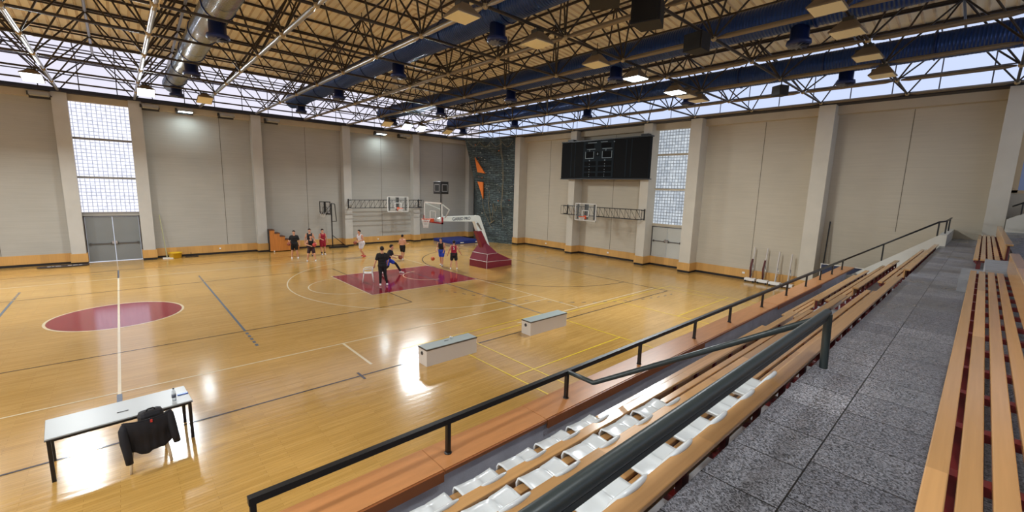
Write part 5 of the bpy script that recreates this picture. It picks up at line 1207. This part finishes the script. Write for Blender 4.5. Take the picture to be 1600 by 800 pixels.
    if shorts:
        S_ = MB()
        for c_ in (hip+upd*.04*s, hip-upd*.03*s):
            for sd in (-1, 0, 1): S_.ball(c_+side*sd*.075*s, .145*s, 12)
        f_ = .66
        for Hp, K in ((lhip, P['lk']), (rhip, P['rk'])): limb(S_, [Hp, Hp+(K-Hp)*.45, Hp+(K-Hp)*f_], [.115*s, .112*s, .105*s])
        so = remesh(S_, .014, 'shorts', shorts, r, 2)
    if legs:
        L_ = MB()
        for Hp, K, A in ((lhip, P['lk'], P['la']), (rhip, P['rk'], P['ra'])): leg_(L_, Hp, K, A+(K-A)*.08, .014)
        for sd in (-1, 0, 1): L_.ball(hip+side*sd*.07*s, .135*s, 12)
        remesh(L_, .013, 'leggings' if shorts else 'trousers', legs, r, 2)
    for nm, A, K, ft in (('l', P['la'], P['lk'], P['lf']), ('r', P['ra'], P['rk'], P['rf'])):
        Q = MB(); dr = V(math.cos(ft), math.sin(ft), 0)
        zb = A.z-.085*s
        for t_, rr, zz in ((-.055,.042,.045),(0,.047,.055),(.06,.047,.045),(.12,.046,.038),(.165,.036,.032)): Q.ball(V(A.x, A.y, zb)+dr*t_*s+V(0,0,zz)*s, rr*s, 10, (1,1,.9))
        Q.ball(V(A.x, A.y, zb+.09*s), .046*s, 10)
        sh = remesh(Q, .011, 'shoe', cloth('shoe_%d_%d_%d' % tuple(shoe), shoe), r, 2)
        bm = bmesh.new(); bm.from_mesh(sh.data)
        for v in bm.verts:
            if v.co.z < zb+.004: v.co.z = zb+.004
        bm.to_mesh(sh.data); bm.free()
        if socks: 
            q = MB(); q.path([A-(K-A)*.0, A+(K-A)*.28], .045*s, 10, [.042*s, .052*s]); q.build('sock', cloth('sock_%d' % socks[0], socks), r)
    return r
def camface(x, y, off=0): return math.atan2(CAMP.y-y, CAMP.x-x)+off
BLK = cloth('black_jersey', (20,19,22)); BLS = cloth('black_shorts_cloth', (18,17,20)); RED = cloth('red_jersey', (150,22,48)); WHT = cloth('white_kit', (214,212,220)); BLU = cloth('blue_shorts_cloth', (34,66,180)); NVY = cloth('black_blue_top', (24,26,34)); BRD = cloth('black_red_shorts', (44,14,22))
person('person in black t-shirt and shorts holding a ball at the hip, leftmost player', 8.34, 9.2, 1.80, camface(8.34, 9.2), dict(re=(-.04,-.30,1.18), rh=(.16,-.24,1.02), lk=(.02,.13,.5), la=(-.02,.18,.085), rk=(.02,-.13,.5), ra=(-.02,-.17,.085)), BLK, BLS)
person('person in black vest and black-red shorts holding a ball to one side, knees bent', 8.87, 7.69, 1.74, camface(8.87, 7.69), dict(hip=(-.06,0,.84), chest=(.02,0,1.20), neck=(.06,0,1.40), head=(.10,.02,1.57), lk=(.14,.18,.46), la=(.02,.24,.085), rk=(.14,-.18,.46), ra=(.02,-.24,.085), re=(.10,-.30,1.10), rh=(.30,-.02,1.02), le=(.0,.32,1.12), lh=(.26,.22,1.08)), BLK, BRD, sleeves='none')
person('person in dark top mostly hidden behind the player in the black vest', 9.44, 9.74, 1.83, camface(9.44, 9.74), {}, NVY, BLS, sleeves='none', shoe=(60,60,66))
person('person in full red kit standing beside the mobile practice hoop', 10.3, 9.86, 1.76, camface(10.3, 9.86, .35), dict(re=(.02,-.25,1.18), rh=(.22,-.12,1.10), la=(-.02,.12,.085), ra=(.04,-.10,.085)), RED, RED, sleeves='none', socks=(30,26,30))
person('person in white kit holding a ball low, turned to the left', 11.97, 7.49, 1.90, R(205), dict(hip=(-.04,0,.90), chest=(.06,0,1.26), neck=(.12,0,1.45), head=(.17,0,1.62), re=(.10,-.24,1.15), rh=(.34,-.12,1.05), le=(.12,.24,1.15), lh=(.36,.10,1.05), lk=(.16,.10,.50), la=(-.16,.12,.10), rk=(-.02,-.10,.49), ra=(-.30,-.12,.13)), WHT, WHT, sleeves='none', shoe=(190,36,44))
person('person all in black seen from behind standing on the red key', 9.4, -.98, 1.90, camface(9.4, -.98, PI+.1), dict(le=(-.06,.28,1.16), lh=(.05,.33,.93), re=(-.02,-.26,1.16), rh=(.10,-.22,.98), lk=(.0,.09,.50), la=(-.04,.10,.085), rk=(.02,-.12,.50), ra=(.0,-.20,.085)), BLK, None, legs=BLS)
person('person in black top and blue shorts lunging with a ball behind the person in black', 11.0, 1.48, 1.80, R(-40), dict(hip=(-.10,0,.78), chest=(.02,0,1.12), neck=(.08,0,1.30), head=(.12,0,1.47), lk=(.30,.16,.52), la=(.55,.20,.085), rk=(-.05,-.16,.42), ra=(-.45,-.18,.12), le=(.12,.26,1.0), lh=(.38,.20,.98), re=(.10,-.26,1.0), rh=(.34,-.16,.90)), NVY, BLU, legs=BLS)
person('shirtless person in black shorts seen from behind near the far side of the key', 13.72, 5.14, 1.66, camface(13.72, 5.14, PI-.3), dict(lk=(.16,.10,.52), la=(.24,.12,.085), rk=(-.04,-.10,.48), ra=(-.34,-.12,.12), le=(.02,.26,1.12), lh=(.20,.34,1.12), re=(.0,-.27,1.12), rh=(.16,-.36,1.14)), None, BLS, skin='a')
person('person in black top and blue shorts turned sideways bouncing a ball on the endline', 14.66, 1.97, 1.76, R(215), dict(chest=(.04,0,1.28), neck=(.09,0,1.47), head=(.15,0,1.63), le=(.06,.24,1.15), lh=(.22,.22,.96), re=(.06,-.25,1.15), rh=(.26,-.24,1.0), lk=(.10,.10,.5), la=(.16,.12,.085), rk=(-.04,-.10,.49), ra=(-.22,-.12,.09)), BLK, BLU, sleeves='none')
person('person in red vest and black shorts seen from behind near the padded hoop base', 14.56, .52, 1.72, camface(14.56, .52, PI), dict(le=(.05,.30,1.14), lh=(.12,.36,.94), re=(.02,-.32,1.16), rh=(.10,-.42,.98), la=(-.02,.19,.085), ra=(-.02,-.19,.085), lk=(.02,.15,.5), rk=(.02,-.15,.5)), RED, BLS, sleeves='none', num='5')
M_BALL = mat('orange_basketball', (206,98,52), .6, bump=.3, bscale=200)
M_BALLD = mat('brown_basketball', (150,78,52), .6)
def ball(x, y, z, label, mt=M_BALL):
    r = wthing('basketball', label, 'ball', (x, y, z), group='basketballs')
    MB().ball((x, y, z), .12, 20).build('ball_skin', mt, r)
    m = MB()
    for M in (Matrix.Identity(3), Matrix.Rotation(PI/2, 3, 'X'), Matrix.Rotation(PI/2, 3, 'Y')):
        m.path([Vector((x, y, z))+M @ Vector((math.cos(2*PI*k/24)*.1195, math.sin(2*PI*k/24)*.1195, 0)) for k in range(24)], .003, 4, closed=True)
    m.build('seam_lines', M_BLACK, r)
def at_person(px, py, face, s, a, b, c): return (px+(math.cos(face)*a-math.sin(face)*b)*s, py+(math.sin(face)*a+math.cos(face)*b)*s, c*s)
ball(*at_person(8.34, 9.2, camface(8.34, 9.2), 1, .27, -.30, .98), 'brown basketball held at the hip of the person in the black t-shirt', M_BALLD)
ball(*at_person(8.87, 7.69, camface(8.87, 7.69), .97, .42, .20, 1.10), 'red-orange basketball held out by the person in the black vest', mat('red_blue_basketball', (196,62,56), .5))
ball(*at_person(11.97, 7.49, R(205), 1.05, .50, -.02, .98), 'brown basketball held low by the person in white kit', M_BALLD)
ball(*at_person(11.0, 1.48, R(-40), 1, .56, .12, .90), 'brown basketball in the hands of the lunging player in blue shorts', M_BALLD)
ball(14.15, 2.15, .45, 'orange basketball bouncing beside the player in blue shorts on the endline')
